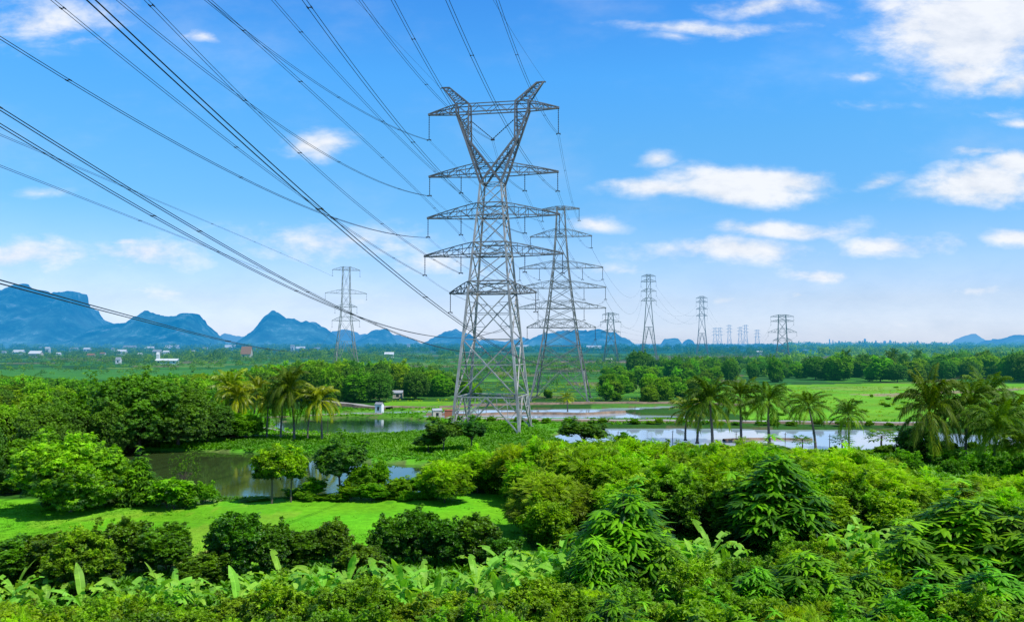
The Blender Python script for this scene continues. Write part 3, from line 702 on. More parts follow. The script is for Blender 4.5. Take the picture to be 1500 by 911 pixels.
for kk, k2 in (('1L', '0L'), ('1R', '0R'), ('2L', '1L'), ('2R', '1R'), ('2l', '2l'), ('2r', '2r'), ('3L', '2L'), ('3R', '2R'), ('3l', '3l'), ('3r', '3r'), ('4L', '3L'), ('4R', '3R'), ('4r', '4r'), ('5L', '4L'), ('5R', '4R'), ('1C', '1L')):
    a, b_ = wpt(T1, A1[kk]), wpt(T2, T2.att[k2])
    power_line(sag_pts(a, b_, 3.0 + (hash(kk[0]) % 3 if False else int(kk[0]) * .4)), 'twin cable between the two big pylons on the %s arm, %s' % (nm_of[kk[0]], {'L': 'left tip', 'R': 'right tip', 'l': 'inner left string', 'r': 'inner right string', 'C': 'centre string'}[kk[1]]), r=.028, spacers=3, group='cables between the two big pylons')
for i, (k2, T, k3) in enumerate((('1R', T5, '1L'), ('2R', T5, '2L'), ('3R', T5, '3L'), ('2L', T4, '1L'), ('3L', T4, '2L'), ('4R', T4, '1R'), ('5R', T4, '2R'))):
    power_line(sag_pts(wpt(T2, T2.att[k2]), wpt(T, T.att[k3]), 16 + i), 'faint cable from the second pylon to a %s pylon' % ('tall slim' if T is T5 else 'short wide armed'), r=.045, single=True, group='faint cables to the distant pylons')
for i, (Ta, Tb) in enumerate(((T5, T6), (T6, TT[2]), (T4, TT[0]), (T7, TT[5]))):
    for k2 in ('1L', '1R', '2L', '2R'):
        power_line(sag_pts(wpt(Ta, Ta.att[k2]), wpt(Tb, Tb.att[k2]), 25), 'hairline cable sagging between two distant pylons', r=.06, single=True, group='hairline cables between distant pylons')
# ------------------------------------------------------------------ vegetation
def nrmz(a): return a / (np.linalg.norm(a, axis=1, keepdims=True) + 1e-9)
T_SIMPLE = (np.array([[0, 0, 0], [.45, .30, .05], [1, 0, -.10], [.45, -.30, .05]]), [[0, 1, 2, 3]])
def t_cluster(n, l=1.0, w=.24, droop=.25, spread=2.2):
    V, Fq = [], []
    for i in range(n):
        a = (i - (n - 1) / 2) / max(1, n - 1) * spread * (1 if n > 1 else 0); c, s = math.cos(a), math.sin(a); b = len(V)
        ll = l * (1 - .18 * abs(a))
        for (u_, v_, z_) in ((0, 0, 0), (.5, w, .06), (1, 0, -droop), (.5, -w, .06)): V.append((u_ * ll * c - v_ * ll * s, u_ * ll * s + v_ * ll * c, z_ * ll))
        Fq.append([b, b + 1, b + 2, b + 3])
    return np.array(V), Fq
def t_pinnate(n, ll=.36, w=.085, droop=.22, arch=.25):
    V, Fq = [], []
    for i in range(n + 1):
        x = .12 + .88 * i / n; z = -arch * x * x
        for s in ((-1, 1) if i < n else (0,)):
            a = s * (1.15 - .45 * i / n); L = ll * (1 - .5 * abs(i / n - .4)); c, sn = math.cos(a), math.sin(a); b = len(V)
            for (p, q, r_) in ((0, 0, 0), (.5, w, .02), (1, 0, -droop), (.5, -w, .02)):
                V.append((x + (p * c) * L - q * sn, p * sn * L + q * c, z + r_ * L))
            Fq.append([b, b + 1, b + 2, b + 3])
    V += [(0, .012, 0), (0, -.012, 0), (1, -.006, -arch), (1, .006, -arch)]; b = len(V) - 4; Fq.append([b, b + 1, b + 2, b + 3])
    return np.array(V), Fq
def leaves(o, ax, nm, sz, v, tmpl, jit=0.08, rs=None):
    TV, TF = tmpl; TF = np.array(TF)
    ax = nrmz(ax); nm = nm - (nm * ax).sum(1, keepdims=True) * ax; nm = nrmz(nm); bt = np.cross(nm, ax)
    V = o[:, None, :] + sz[:, None, None] * (TV[None, :, 0:1] * ax[:, None, :] + TV[None, :, 1:2] * bt[:, None, :] + TV[None, :, 2:3] * nm[:, None, :])
    n, kv = len(o), len(TV); Q = (np.arange(n) * kv)[:, None, None] + TF[None]
    fv = np.repeat(v, len(TF)) + (rs.randn(n * len(TF)) * jit if rs is not None else 0)
    return V.reshape(-1, 3), Q.reshape(-1, 4), np.clip(fv, 0, 1)
def crown(seed, lobes, nclump, per, leaf, cr, tmpl, matl, name, droop=.25, out=.5, upb=.5, low=-.45, inner=.12, size_var=.3, lead=10):
    """leaf clumps over the surface of several lobes; returns mesh and clump points"""
    rs = np.random.RandomState(seed); L = np.array(lobes, float)     # x y z rx rz
    wgt = L[:, 3] * L[:, 4]; ci = rs.choice(len(L), nclump * 4, p=wgt / wgt.sum())
    d = nrmz(rs.randn(nclump * 4, 3)); rad = np.where(rs.rand(nclump * 4) < inner, .55 + .3 * rs.rand(nclump * 4), .86 + .2 * rs.rand(nclump * 4))
    ph = rs.rand(len(L), 6) * 6.28
    g = np.sin(d[:, 0] * 4 + ph[ci, 0]) * np.sin(d[:, 1] * 4 + ph[ci, 1]) + .7 * np.sin(d[:, 2] * 6 + ph[ci, 2] + d[:, 0] * 5) + .5 * np.sin(d[:, 1] * 9 + ph[ci, 3])
    rad = rad * (1 + .15 * g) + np.where((rs.rand(len(rad)) < .10) & (d[:, 2] > -.1), .3 * rs.rand(len(rad)), 0)
    c = L[ci]; sc = np.stack([c[:, 3], c[:, 3], c[:, 4]], 1); p = c[:, :3] + d * sc * rad[:, None]
    ok = d[:, 2] > low
    for l in L:
        q = (p - l[:3]) / np.array([l[3], l[3], l[4]]); r_ = np.linalg.norm(q, axis=1); ok &= r_ > .74 * np.where(rad < .75, .6, 1)
    ok &= p[:, 2] > .25
    p, d, rad = p[ok][:nclump], d[ok][:nclump], rad[ok][:nclump]
    if lead:
        ti = rs.choice(np.where(d[:, 2] > .1)[0], lead); LP, LD = [], []
        for j in ti:
            dr_ = d[j] * .5 + np.array([0, 0, .9]) + .25 * rs.randn(3)
            for q_ in range(1, rs.randint(3, 6)): LP.append(p[j] + dr_ * cr * .75 * q_); LD.append(d[j])
        p = np.concatenate([p, LP]); d = np.concatenate([d, LD]); rad = np.concatenate([rad, np.full(len(LP), .95)])
    zmax, zmin = p[:, 2].max(), p[:, 2].min()
    n = len(p); cs = cr * (1 + size_var * rs.randn(n)).clip(.5, 1.7)
    cv = .10 + .50 * (p[:, 2] - zmin) / (zmax - zmin) + .18 * rs.randn(n) + .35 * (rad - .9).clip(-.6, .5) + .12 * d[:, 2]  # overhead light painted into leaf tone: tops bright, low and inner clumps dark
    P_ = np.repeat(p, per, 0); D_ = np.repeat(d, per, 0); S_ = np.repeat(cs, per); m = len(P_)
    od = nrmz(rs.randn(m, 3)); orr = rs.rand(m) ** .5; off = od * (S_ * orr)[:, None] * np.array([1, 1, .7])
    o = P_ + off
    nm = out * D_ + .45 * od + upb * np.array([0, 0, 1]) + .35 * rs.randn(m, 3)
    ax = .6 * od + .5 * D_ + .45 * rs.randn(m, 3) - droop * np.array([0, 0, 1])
    v = np.repeat(cv, per) + .10 * rs.randn(m) + .12 * orr * od[:, 2]  # upper side of each clump painted lighter too
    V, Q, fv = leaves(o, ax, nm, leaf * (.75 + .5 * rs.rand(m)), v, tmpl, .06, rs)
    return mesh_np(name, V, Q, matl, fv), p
def trunk_mesh(name, base_r, lobes, pts, seed, matl, z0=0, fork=.35, nb=14, stems=1):
    rs = random.Random(seed); mb = MB(); top = max(l[2] for l in lobes)
    for s in range(stems):
        ox, oy = (0, 0) if stems == 1 else (rs.uniform(-.5, .5), rs.uniform(-.5, .5))
        zf = top * fork; f = Vector((rs.uniform(-.2, .2) + ox * 1.5, rs.uniform(-.2, .2) + oy * 1.5, zf))
        mb.tube([(ox, oy, -.3), (ox * 1.1 + .04, oy * 1.1, zf * .5), f], [base_r * 1.25, base_r, base_r * .8], 7)
        ls = lobes if stems == 1 else [l for i, l in enumerate(lobes) if i % stems == s]
        for l in ls:
            e = Vector(l[:3]); m = f.lerp(e, .5) + Vector((rs.uniform(-.2, .2), rs.uniform(-.2, .2), .12 * (e - f).length))
            mb.tube([f, m, e], [base_r * .6, base_r * .42, base_r * .22], 5)
            for p in sorted(pts, key=lambda q: (Vector(q) - e).length)[:nb]:
                q = Vector(p); mb.tube([e.lerp(m, rs.uniform(0, .5)), e.lerp(q, .5) + Vector((0, 0, .1)), q], [base_r * .2, base_r * .12, base_r * .05], 4)
    me = bpy.data.meshes.new(name); me.from_pydata([tuple(v) for v in mb.V], [], mb.F); me.materials.append(matl); me.update(); return me
def mklobes(seed, h, w, n, zlo=.45, spread=.62, rr=(.20, .42), flat=.95, topn=1):
    rs = random.Random(seed); out = []
    for i in range(topn): out.append((rs.uniform(-.08, .08) * w, rs.uniform(-.08, .08) * w, h * (1 - rr[1] * .55 * w / h * flat) - rr[1] * w * .45 * flat * i, rr[1] * w * .72, rr[1] * w * .72 * flat))
    for i in range(n):
        a = i * 2.399 + rs.uniform(-.3, .3); t = rs.random(); r_ = rs.uniform(*rr) * w * .75; d = (w / 2 - r_ * .8) * rs.uniform(spread, 1)
        z = h * (zlo + (.92 - zlo) * t); z = min(z, h - r_ * flat * .9); d *= 1 - .45 * max(0, (z / h - .6) / .4)
        out.append((math.cos(a) * d, math.sin(a) * d, z, r_, r_ * flat))
    return out
PR = {}
def proto(kind, i, name, cat, lobes, cm, tm, h, w):
    PR.setdefault(kind, []).append((name, cat, cm, tm, h, w))
def make(kind, name, cat, nvar, h, w, nl, nclump, per, leaf, cr, tmpl, lm, tr=.14, zlo=.4, bark='bark', stems=1, fork=.3, nb=8, **kw):
    lk = {a: kw.pop(a) for a in ('spread', 'rr', 'flat', 'topn') if a in kw}
    for i in range(nvar):
        sd_ = sum(map(ord, kind)) * 13 + i * 101
        lob = mklobes(sd_, h, w, nl, zlo, **lk)
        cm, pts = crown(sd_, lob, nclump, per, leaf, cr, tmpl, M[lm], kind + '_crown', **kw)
        tm = trunk_mesh(kind + '_trunk', tr, lob, [tuple(p) for p in pts], sd_, M[bark], fork=fork, nb=nb, stems=stems)
        co_ = np.empty(len(cm.vertices) * 3, np.float32); cm.vertices.foreach_get('co', co_); co_ = co_.reshape(-1, 3)
        hh = float(np.percentile(co_[:, 2], 99.3)); ww = float(np.percentile(np.abs(co_[:, 0]), 98) * 2)
        proto(kind, i, name, cat, lob, cm, tm, hh, ww)
make('feather', 'feathery_tree', 'tree', 4, 8, 7, 12, 620, 13, .62, .50, t_pinnate(5, .42, .085, .3, .3), 'feather', .12, .35, nb=10, droop=.1)
make('citrus', 'dark_shrub', 'shrub', 4, 5.4, 4.4, 11, 480, 26, .24, .30, t_cluster(3, 1, .27, .2, 1.6), 'citrus', .07, .3, stems=3, fork=.2, nb=6, low=-.7)
make('olive', 'olive_shrub', 'shrub', 4, 4.8, 4.4, 11, 520, 24, .21, .28, t_cluster(3, 1, .26, .2, 1.8), 'olive', .06, .3, bark='twig', stems=3, fork=.2, nb=6, low=-.6)
make('weedy', 'young_tree', 'tree', 3, 5, 3.4, 6, 240, 12, .34, .34, t_cluster(3, 1, .26, .3, 1.8), 'bank', .07, .45, fork=.4, nb=5, low=-.6)
make('slim', 'slim_tree', 'tree', 3, 6.5, 4.4, 7, 330, 14, .36, .42, t_cluster(3, 1, .24, .3, 1.8), 'feather', .11, .66, fork=.55, nb=8, low=-.7, rr=(.2, .34))
make('slimdk', 'dark_slim_tree', 'tree', 2, 7.5, 6, 9, 420, 16, .36, .48, t_cluster(4, 1, .2, .3, 2.2), 'mango', .13, .6, fork=.45, nb=8, low=-.7, rr=(.2, .34))
make('mango', 'dense_tree', 'tree', 3, 11, 12, 13, 1300, 16, .40, .62, t_cluster(5, 1, .17, .35, 2.6), 'mango', .30, .3, nb=4, low=-.7)
make('round', 'round_crowned_tree', 'tree', 3, 8, 8.5, 13, 1200, 15, .36, .50, t_cluster(4, 1, .2, .3, 2.2), 'fresh', .18, .28, nb=4, low=-.8)
make('mid', 'forest_tree', 'tree', 5, 10, 8.5, 13, 620, 16, .58, .72, t_cluster(3, 1, .27, .25, 1.8), 'mid', .2, .2, nb=2, low=-.75)
make('lime', 'light_green_tree', 'tree', 3, 9, 7.5, 12, 560, 15, .53, .68, t_cluster(3, 1, .25, .25, 1.8), 'lime', .18, .22, nb=2, low=-.75)
make('far', 'distant_tree', 'tree', 4, 10, 9, 8, 150, 9, 1.25, .9, T_SIMPLE, 'mid', .25, .18, nb=0, low=-.8)
make('bush', 'green_bush', 'bush', 3, 2.4, 3.2, 6, 230, 16, .24, .26, t_cluster(3, 1, .24, .2, 1.8), 'bank', .05, .25, stems=2, nb=2, low=-.5)
make('dkbush', 'broad_leaved_bush', 'bush', 2, 3.2, 3.4, 6, 200, 9, .42, .30, t_cluster(3, 1, .30, .35, 2.0), 'compound', .06, .3, stems=2, nb=4)
# compound-leaved trees of the foreground: rosettes of drooping pinnate leaves on tiered branch tips
def t_finger():
    V, Fq = [], []; W_ = [.03, .10, .15, .145, .09, .015]
    for s in (-1, 1):
        for i in range(5):
            x0, x1 = i / 5, (i + 1) / 5; z0, z1_ = -.62 * x0 ** 1.6, -.62 * x1 ** 1.6; b = len(V); j = .02 if i % 2 else 0
            V += [(x0, 0, z0), (x1, 0, z1_), (x1, s * (W_[i + 1] - j), z1_ - .35 * W_[i + 1]), (x0, s * W_[i], z0 - .35 * W_[i])]
            Fq.append([b, b + 1, b + 2, b + 3] if s > 0 else [b, b + 3, b + 2, b + 1])
    return np.array(V), Fq
T_FINGER = t_finger()
def make_compound(kind, name, h, w, ntip, seed, nper=9, lf=.80, lm='compound'):
    rs = np.random.RandomState(seed); lob = []
    for i in range(17):
        t = i / 16; q_ = (1 - t) ** .7; a_ = i * 2.4 + rs.rand() * .5
        lob.append((math.cos(a_) * w * .34 * q_ * rs.uniform(.7, 1.15), math.sin(a_) * w * .34 * q_ * rs.uniform(.7, 1.15), h * (.2 + .70 * t + .05 * rs.randn() * (1 - t)), w * (.085 + .13 * q_) * rs.uniform(.8, 1.25), w * (.07 + .09 * q_)))
    L = np.array(lob)
    m_ = ntip * 14; ci = rs.choice(len(L), m_, p=(L[:, 3] ** 2) / (L[:, 3] ** 2).sum()); d = nrmz(rs.randn(m_, 3) * np.array([1, 1, .8]) + np.array([0, 0, .2]))
    ph = rs.rand(len(L)) * 6.28; rad = .9 + .16 * np.sin(d[:, 0] * 5 + ph[ci]) * np.sin(d[:, 1] * 5 + ph[ci]) + .2 * rs.rand(m_) + .3 * (rs.rand(m_) < .06) * (d[:, 2] > .3)
    p = L[ci, :3] + d * np.stack([L[ci, 3], L[ci, 3], L[ci, 4]], 1) * rad[:, None]
    ok = (d[:, 2] > -.5) & (p[:, 2] > .5)
    for l in L: ok &= np.linalg.norm((p - l[:3]) / np.array([l[3], l[3], l[4]]), axis=1) > .70
    p, d = p[ok], d[ok]; keep = []
    for i in range(len(p)):
        if all(np.sum(((p[i] - p[j]) * [1, 1, 1.5]) ** 2) > .52 ** 2 for j in keep): keep.append(i)
        if len(keep) >= ntip: break
    p, d = p[keep], d[keep]; n = len(p)
    ti = rs.choice(np.where(d[:, 2] > .25)[0], 14); ex = []
    for j in ti:
        dr_ = d[j] * .5 + np.array([0, 0, .8]) + .2 * rs.randn(3)
        for q_ in range(1, rs.randint(2, 4)): ex.append(p[j] + dr_ * .55 * q_)
    p = np.concatenate([p, ex]); d = np.concatenate([d, np.tile([0, 0, 1.], (len(ex), 1))]); n = len(p)
    cv = .05 + .42 * (p[:, 2] - p[:, 2].min()) / np.ptp(p[:, 2]) + .15 * rs.randn(n) + .35 * (rs.rand(n) < .12) + .10 * d[:, 2]  # random rosette tone plus painted light: brighter towards the top
    ang = np.tile(np.arange(nper) / nper * 6.283, n) + np.repeat(rs.rand(n) * 6.28, nper) + .2 * rs.randn(n * nper)
    el = .18 + .22 * rs.randn(n * nper); sz = np.repeat(.75 + .5 * rs.rand(n), nper) * (.85 + .3 * rs.rand(n * nper))
    ax = np.stack([np.cos(ang) * np.cos(el), np.sin(ang) * np.cos(el), np.sin(el)], 1) + .45 * np.repeat(d, nper, 0) * np.array([1, 1, .3])
    o = np.repeat(p, nper, 0) + .04 * rs.randn(n * nper, 3)
    nm = np.tile([0, 0, 1.0], (n * nper, 1)) + .08 * rs.randn(n * nper, 3)
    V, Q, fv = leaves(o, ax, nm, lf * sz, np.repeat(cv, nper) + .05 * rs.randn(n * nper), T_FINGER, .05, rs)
    cm = mesh_np(kind + '_crown', V, Q, M[lm], fv); tm = trunk_mesh(kind + '_trunk', .12, lob, [tuple(q) for q in p], seed, M['bark'], fork=.3, nb=20)
    proto(kind, 0, name, 'tree', lob, cm, tm, float(np.percentile(V[:, 2], 99.5)), float(np.percentile(np.abs(V[:, 0]), 99) * 2))
for i in range(3): make_compound('compound', 'compound_leaved_tree', 7.6, 6.2, 470, 50 + i)
# nearly bare tree
def bare():
    rs = random.Random(3); mb = MB()
    def br(p, d, L, r_, dep):
        q = p + d * L; mb.tube([p, p.lerp(q, .5) + Vector((rs.uniform(-.05, .05), rs.uniform(-.05, .05), 0)), q], [r_, r_ * .8, r_ * .6], 4)
        if dep:
            for _ in range(3 if dep > 1 else 4):
                br(q, (d + Vector((rs.uniform(-.7, .7), rs.uniform(-.7, .7), rs.uniform(-.15, .5)))).normalized(), L * .68, r_ * .58, dep - 1)
    br(Vector((0, 0, 0)), Vector((0, 0, 1)), 1.2, .09, 5)
    me = bpy.data.meshes.new('bare_trunk'); me.from_pydata([tuple(v) for v in mb.V], [], mb.F); me.materials.append(M['twig']); me.update()
    lob = mklobes(8, 4.4, 4, 5, .5); cm, _ = crown(8, lob, 90, 5, .14, .3, t_cluster(3, 1, .22, .2, 1.8), M['weed'], 'bare_crown')
    proto('bare', 0, 'half_bare_tree', 'tree', lob, cm, me, 4.4, 4.0)
bare()
# coconut palm
def frond(L, el, az, seed, base, vv, sweep=0.0):
    """arching rachis with hanging leaflets"""
    rs = np.random.RandomState(seed); n = 15; pts = []; p = np.array(base, float); e = el
    da = .85 + .8 * rs.rand()
    for i in range(n + 1):
        pts.append(p.copy()); st = L / n
        p = p + st * np.array([math.cos(e) * math.cos(az), math.cos(e) * math.sin(az), math.sin(e)]); e -= da / n * (1.0 + .6 * i / n); az += sweep / n
    V, Q, fv = [], [], []
    for i in range(n):
        a, b = pts[i], pts[i + 1]; t = (b - a) / np.linalg.norm(b - a); sd_ = np.cross(t, [0, 0, 1]); sd_ /= np.linalg.norm(sd_) + 1e-6; w = .05 * (1 - .8 * i / n)
        k0 = len(V); V += [a - sd_ * w, a + sd_ * w, b + sd_ * w * .9, b - sd_ * w * .9]; Q.append([k0, k0 + 1, k0 + 2, k0 + 3]); fv.append(min(1, vv + .3))
        if i < 2: continue
        x = i / n; ll = L * .27 * math.sin(min(1, (x + .12) * 1.35) * math.pi / 2) * (1 - .55 * max(0, x - .55) / .45)
        for s in (-1, 1):
            for h in (0, .33, .66):
                o = a + (b - a) * h; dr = sd_ * s * .8 + t * .75 + np.array([0, 0, -.15 + .1 * rs.randn()]); dr /= np.linalg.norm(dr)
                tip = o + dr * ll * (.9 + .2 * rs.rand()) + np.array([0, 0, -ll * (.18 + .22 * rs.rand())]); mid = o + dr * ll * .55 + np.array([0, 0, -.02 * ll]); wv_ = t * .075
                k0 = len(V); V += [o - wv_ * .6, mid - wv_, tip, mid + wv_]; Q.append([k0, k0 + 1, k0 + 2, k0 + 3]); fv.append(np.clip(vv + .12 * rs.randn(), 0, 1))
    return V, Q, fv
def make_palm(kind, seed, h, lean, lm, nf=24, L=4.3, yellow=.1):
    rs = random.Random(seed); mb = MB(); pts = []; rad = []
    n = 26
    for i in range(n + 1):
        t = i / n; pts.append((lean * t * t * 1.2, .25 * math.sin(t * 2 + seed), h * t - .3 * (1 - t))); rad.append((.27 - .12 * t + .18 * max(0, .08 - t) / .08) * (1.08 if i % 2 else .96))
    mb.tube(pts, rad, 8); tm = bpy.data.meshes.new('palm_trunk'); tm.from_pydata([tuple(v) for v in mb.V], [], mb.F); tm.materials.append(M['palmbark']); tm.update()
    top = pts[-1]; V, Q, fv = [], [], []
    for i in range(nf):
        t = i / (nf - 1); el = 1.52 - 1.80 * t ** 1.35 + rs.uniform(-.1, .1); az = i * 2.39996 + rs.uniform(-.2, .2); vv = .18 + .22 * rs.random() + (.5 if (t > .8 and rs.random() < .6) else 0) * (1 if yellow else .4) + yellow * rs.random()
        LL = L * (.72 + .28 * math.sin(min(1, t * 1.8 + .15) * math.pi / 2)) * rs.uniform(.9, 1.06)
        v_, q_, f_ = frond(LL, el, az, seed * 50 + i, (top[0] + .12 * math.cos(az), top[1] + .12 * math.sin(az), top[2] + .3 * (1 - t)), vv, rs.uniform(-.4, .4))
        k0 = len(V); V += v_; Q += [[a + k0 for a in q] for q in q_]; fv += f_
    cm = mesh_np('palm_crown', np.array(V), Q, M[lm], fv)
    mb = MB()
    for i in range(9):
        a = i * 2.4; c = Vector((top[0] + .38 * math.cos(a), top[1] + .38 * math.sin(a), top[2] - .35 - .16 * (i % 3)))
        mb.tube([c + Vector((0, 0, .17)), c + Vector((0, 0, .1)), c, c - Vector((0, 0, .12)), c - Vector((0, 0, .18))], [.03, .13, .16, .11, .02], 7)
    nm = bpy.data.meshes.new('coconut'); nm.from_pydata([tuple(v) for v in mb.V], [], mb.F); nm.materials.append(M['coconut']); nm.update()
    PR.setdefault(kind, []).append(('coconut_palm', 'palm tree', cm, tm, h + L * .62, L * 1.75, nm))
for i, (h_, ln) in enumerate(((7.5, .5), (6.6, -.9), (8.4, 1.2), (6, .2))): make_palm('palm', 11 + i, h_, ln, 'palm', 34 - 2 * i, 5.3)
for i, (h_, ln) in enumerate(((5.2, .6), (4.2, -.7), (6.2, 1.0))): make_palm('bigpalm', 51 + i, h_, ln, 'palm', 36, 6.0)
for i, (h_, ln) in enumerate(((5.6, .7), (6.6, -.5), (7.2, .9))): make_palm('ypalm', 31 + i, h_, ln, 'palmy', 32, 4.9, .35)
# papaya-like tree: one stem, spreading lobed leaves
def make_papaya():
    rs = np.random.RandomState(5); n = 26; a = np.arange(n) * 2.4; el = 1.0 - 1.4 * np.arange(n) / n
    st = 1.0 + .5 * rs.rand(n); o = np.zeros((n, 3)); o[:, 2] = 3.1 - .5 * np.arange(n) / n
    dr = np.stack([np.cos(a) * np.cos(el), np.sin(a) * np.cos(el), np.sin(el)], 1); tip = o + dr * st[:, None]
    V, Q, fv = leaves(tip, dr, np.tile([0, 0, 1.], (n, 1)) + .2 * rs.randn(n, 3), .75 + .2 * rs.rand(n), .4 + .2 * rs.rand(n), t_cluster(7, 1, .16, .35, 4.4), .05, rs)
    cm = mesh_np('papaya_crown', V, Q, M['weed'], fv); mb = MB(); mb.tube([(0, 0, -.2), (.05, 0, 1.5), (0, 0, 3.2)], [.12, .1, .07], 7)
    for i in range(n): mb.tube([tuple(o[i]), tuple(o[i] * .5 + tip[i] * .5 + [0, 0, .08]), tuple(tip[i])], .018, 4)
    tm = bpy.data.meshes.new('papaya_trunk'); tm.from_pydata([tuple(v) for v in mb.V], [], mb.F); tm.materials.append(M['bark']); tm.update()
    PR['papaya'] = [('papaya_tree', 'tree', cm, tm, 4.0, 3.6)]
make_papaya()
# banana plants: leaves are parts
def banana_leaf(seed, L=2.3, W_=.62, arch=1.3, e0=1.2, torn=.5):
    rs = np.random.RandomState(seed); n = 18; V, Q, fv = [], [], []; p = np.array([0, 0, 0.]); e = e0; C = []
    pet = .35
    p = p + pet * np.array([math.cos(e), 0, math.sin(e)])
    for i in range(n + 1): C.append((p.copy(), e)); p = p + L / n * np.array([math.cos(e), 0, math.sin(e)]); e -= arch / n * (.4 + 1.2 * i / n)
    c0 = np.array([0, 0, 0.]); w = .03
    V += [(0, -w, 0), (0, w, 0), tuple(C[0][0] + [0, w, 0]), tuple(C[0][0] + [0, -w, 0])]; Q.append([0, 1, 2, 3]); fv.append(.9)
    fold = {s: .35 for s in (-1, 1)}
    for s in (-1, 1):
        f = .25
        for i in range(n):
            (a, ea), (b, eb) = C[i], C[i + 1]; t0, t1 = i / n, (i + 1) / n
            w0 = W_ / 2 * math.sin(min(1, (t0 * 1.9 + .16)) * math.pi / 2) * (1 - max(0, t0 - .62) ** 1.6 * 4.0) ; w1 = W_ / 2 * math.sin(min(1, (t1 * 1.9 + .16)) * math.pi / 2) * (1 - max(0, t1 - .62) ** 1.6 * 4.0)
            if rs.rand() < torn * .5: f = rs.uniform(-.2, .75); gap = .03
            else: gap = 0
            def ed(c, e_, w_): u_ = np.array([-math.sin(e_), 0, math.cos(e_)]); return c + np.array([0, s * w_ * math.cos(f), 0]) + u_ * (w_ * (.30 - f * 1.2)) + np.array([0, 0, -.25 * w_ * max(0, f)])
            k0 = len(V); mid_a = a + (ed(a, ea, w0) - a); V += [tuple(a + (b - a) * gap), tuple(b), tuple(ed(b, eb, max(.01, w1))), tuple(ed(a, ea, max(.01, w0)) + (b - a) * gap * 4)]
            Q.append([k0, k0 + 1, k0 + 2, k0 + 3] if s < 0 else [k0, k0 + 3, k0 + 2, k0 + 1]); fv.append(np.clip(.45 + .08 * rs.randn() + (.12 if s > 0 else -.08), 0, 1))
    for i in range(n):
        a, ea = C[i]; b, eb = C[i + 1]; ww = .022 * (1 - .7 * i / n); up = np.array([-math.sin(ea) * .012, 0, math.cos(ea) * .012]); k0 = len(V)
        V += [tuple(a + up + [0, -ww, 0]), tuple(b + up + [0, -ww, 0]), tuple(b + up + [0, ww, 0]), tuple(a + up + [0, ww, 0])]; Q.append([k0, k0 + 1, k0 + 2, k0 + 3]); fv.append(1.0)
    return mesh_np('banana_leaf', np.array(V, float), Q, M['banana'], fv)
BLF = [banana_leaf(60 + i, 2.9 + .3 * (i % 3), .68 - .05 * (i % 2), a, e, t) for i, (a, e, t) in enumerate(((.8, 1.4, .4), (1.4, 1.2, .6), (1.8, 1.0, .8), (2.2, .9, .9), (2.5, .7, 1.0), (1.6, .85, .8)))]
def banana(px, D, top, label, seed):
    rs = random.Random(seed); h = topz(top, D); root = empty('banana_plant', (gx(px, D), D, 0), rs.uniform(0, 6.28)); tag(root, label, 'banana plant', 'banana plants across the foreground')
    st = max(.7, h - 2.9); mb = MB(); mb.tube([(0, 0, -.2), (.05, 0, st * .5), (.02, .03, st + .1)], [.17, .14, .09], 8); mb.build('stem', M['pstem'], root, True)
    n = rs.randint(8, 10)
    for i in range(n):
        t = i / (n - 1); o = obj('leaf', BLF[(1 if seed % 3 else 0) if i == 0 else (5 if i < 3 else rs.choice((2, 5, 3) if t < .5 else (3, 4, 4)))], root, (.02, .03, st - .25 * t))
        s = rs.uniform(.9, 1.2) * (1 if t < .8 else .9); o.scale = (s, s * rs.uniform(.9, 1.15), s); o.rotation_euler = (rs.uniform(-.12, .12), rs.uniform(-.1, .1), i * 2.4 + rs.uniform(-.25, .25))
# ------------------------------------------------------------------ placing
placed = []; CNT = {}
def plant(kind, x, y, h=None, w=None, label=None, group=None, name=None, var=None, cat=None, reg=None, tone=None):
    var = random.randrange(len(PR[kind])) if var is None else var % len(PR[kind]); p = PR[kind][var]
    sz_ = (h / p[4]) if h else 1.0; sx_ = (w / p[5]) if w else sz_
    root = empty(name or p[0], (x, y, -.05), random.uniform(0, 6.28), (sx_, sx_, sz_))
    cr_ = obj('crown', p[2], root); tr_ = obj('trunk', p[3], root)
    if len(p) > 6: obj('coconuts', p[6], root)
    tag(root, label, cat or p[1], group); placed.append((x, y, (w or p[5] * sx_) / 2, root, kind, reg, h or p[4])); return root
def put(kind, px, D, top, w=None, label=None, group=None, reg=None, **kw):
    h = topz(top, D); return plant(kind, gx(px, D), D, h, (w * D / F) if w else None, label, group, reg=reg, **kw)
G_DK = 'dark shrubs along the near edge of the grass field'
for px, D, top, w, lb in ((20, 83, 790, 110, 'dark shrub at the left edge below the grass field'), (75, 84, 783, 90, 'dark shrub left of the brownish-green one, below the field'), (128, 80, 775, 100, 'brownish green shrub with reddish twigs, standing above the left banana plants'),
        (192, 89, 764, 75, 'dark pointed shrub left of a wider one, below the field'), (240, 88, 772, 85, 'wide dark shrub second of the pair left of centre field'), (300, 84, 812, 70, 'low dark shrub in the dip between two dark shrub groups'),
        (352, 87, 752, 85, 'tallest dark shrub in front of the field, above a banana plant'), (398, 88, 768, 65, 'dark shrub touching the right side of the tallest one'), (440, 90, 778, 70, 'dark shrub right of centre-left banana plants'),
        (488, 92, 765, 60, 'thin dark shrub at the middle of the field edge'), (530, 86, 800, 70, 'low dark shrub left of the central dark row'), (570, 91, 758, 55, 'leftmost shrub of the central dark row'), (612, 92, 748, 70, 'tallest shrub of the central dark row'),
        (655, 91, 762, 60, 'slender dark shrub with a bare leader in the central row'), (698, 92, 757, 75, 'rightmost full shrub of the central dark row'), (735, 89, 790, 60, 'low dark shrub in the gap before the bright trees')):
    put('citrus' if px != 128 else 'olive', px, D - 9, top, w * .95, lb, G_DK, var=int(px / 7))
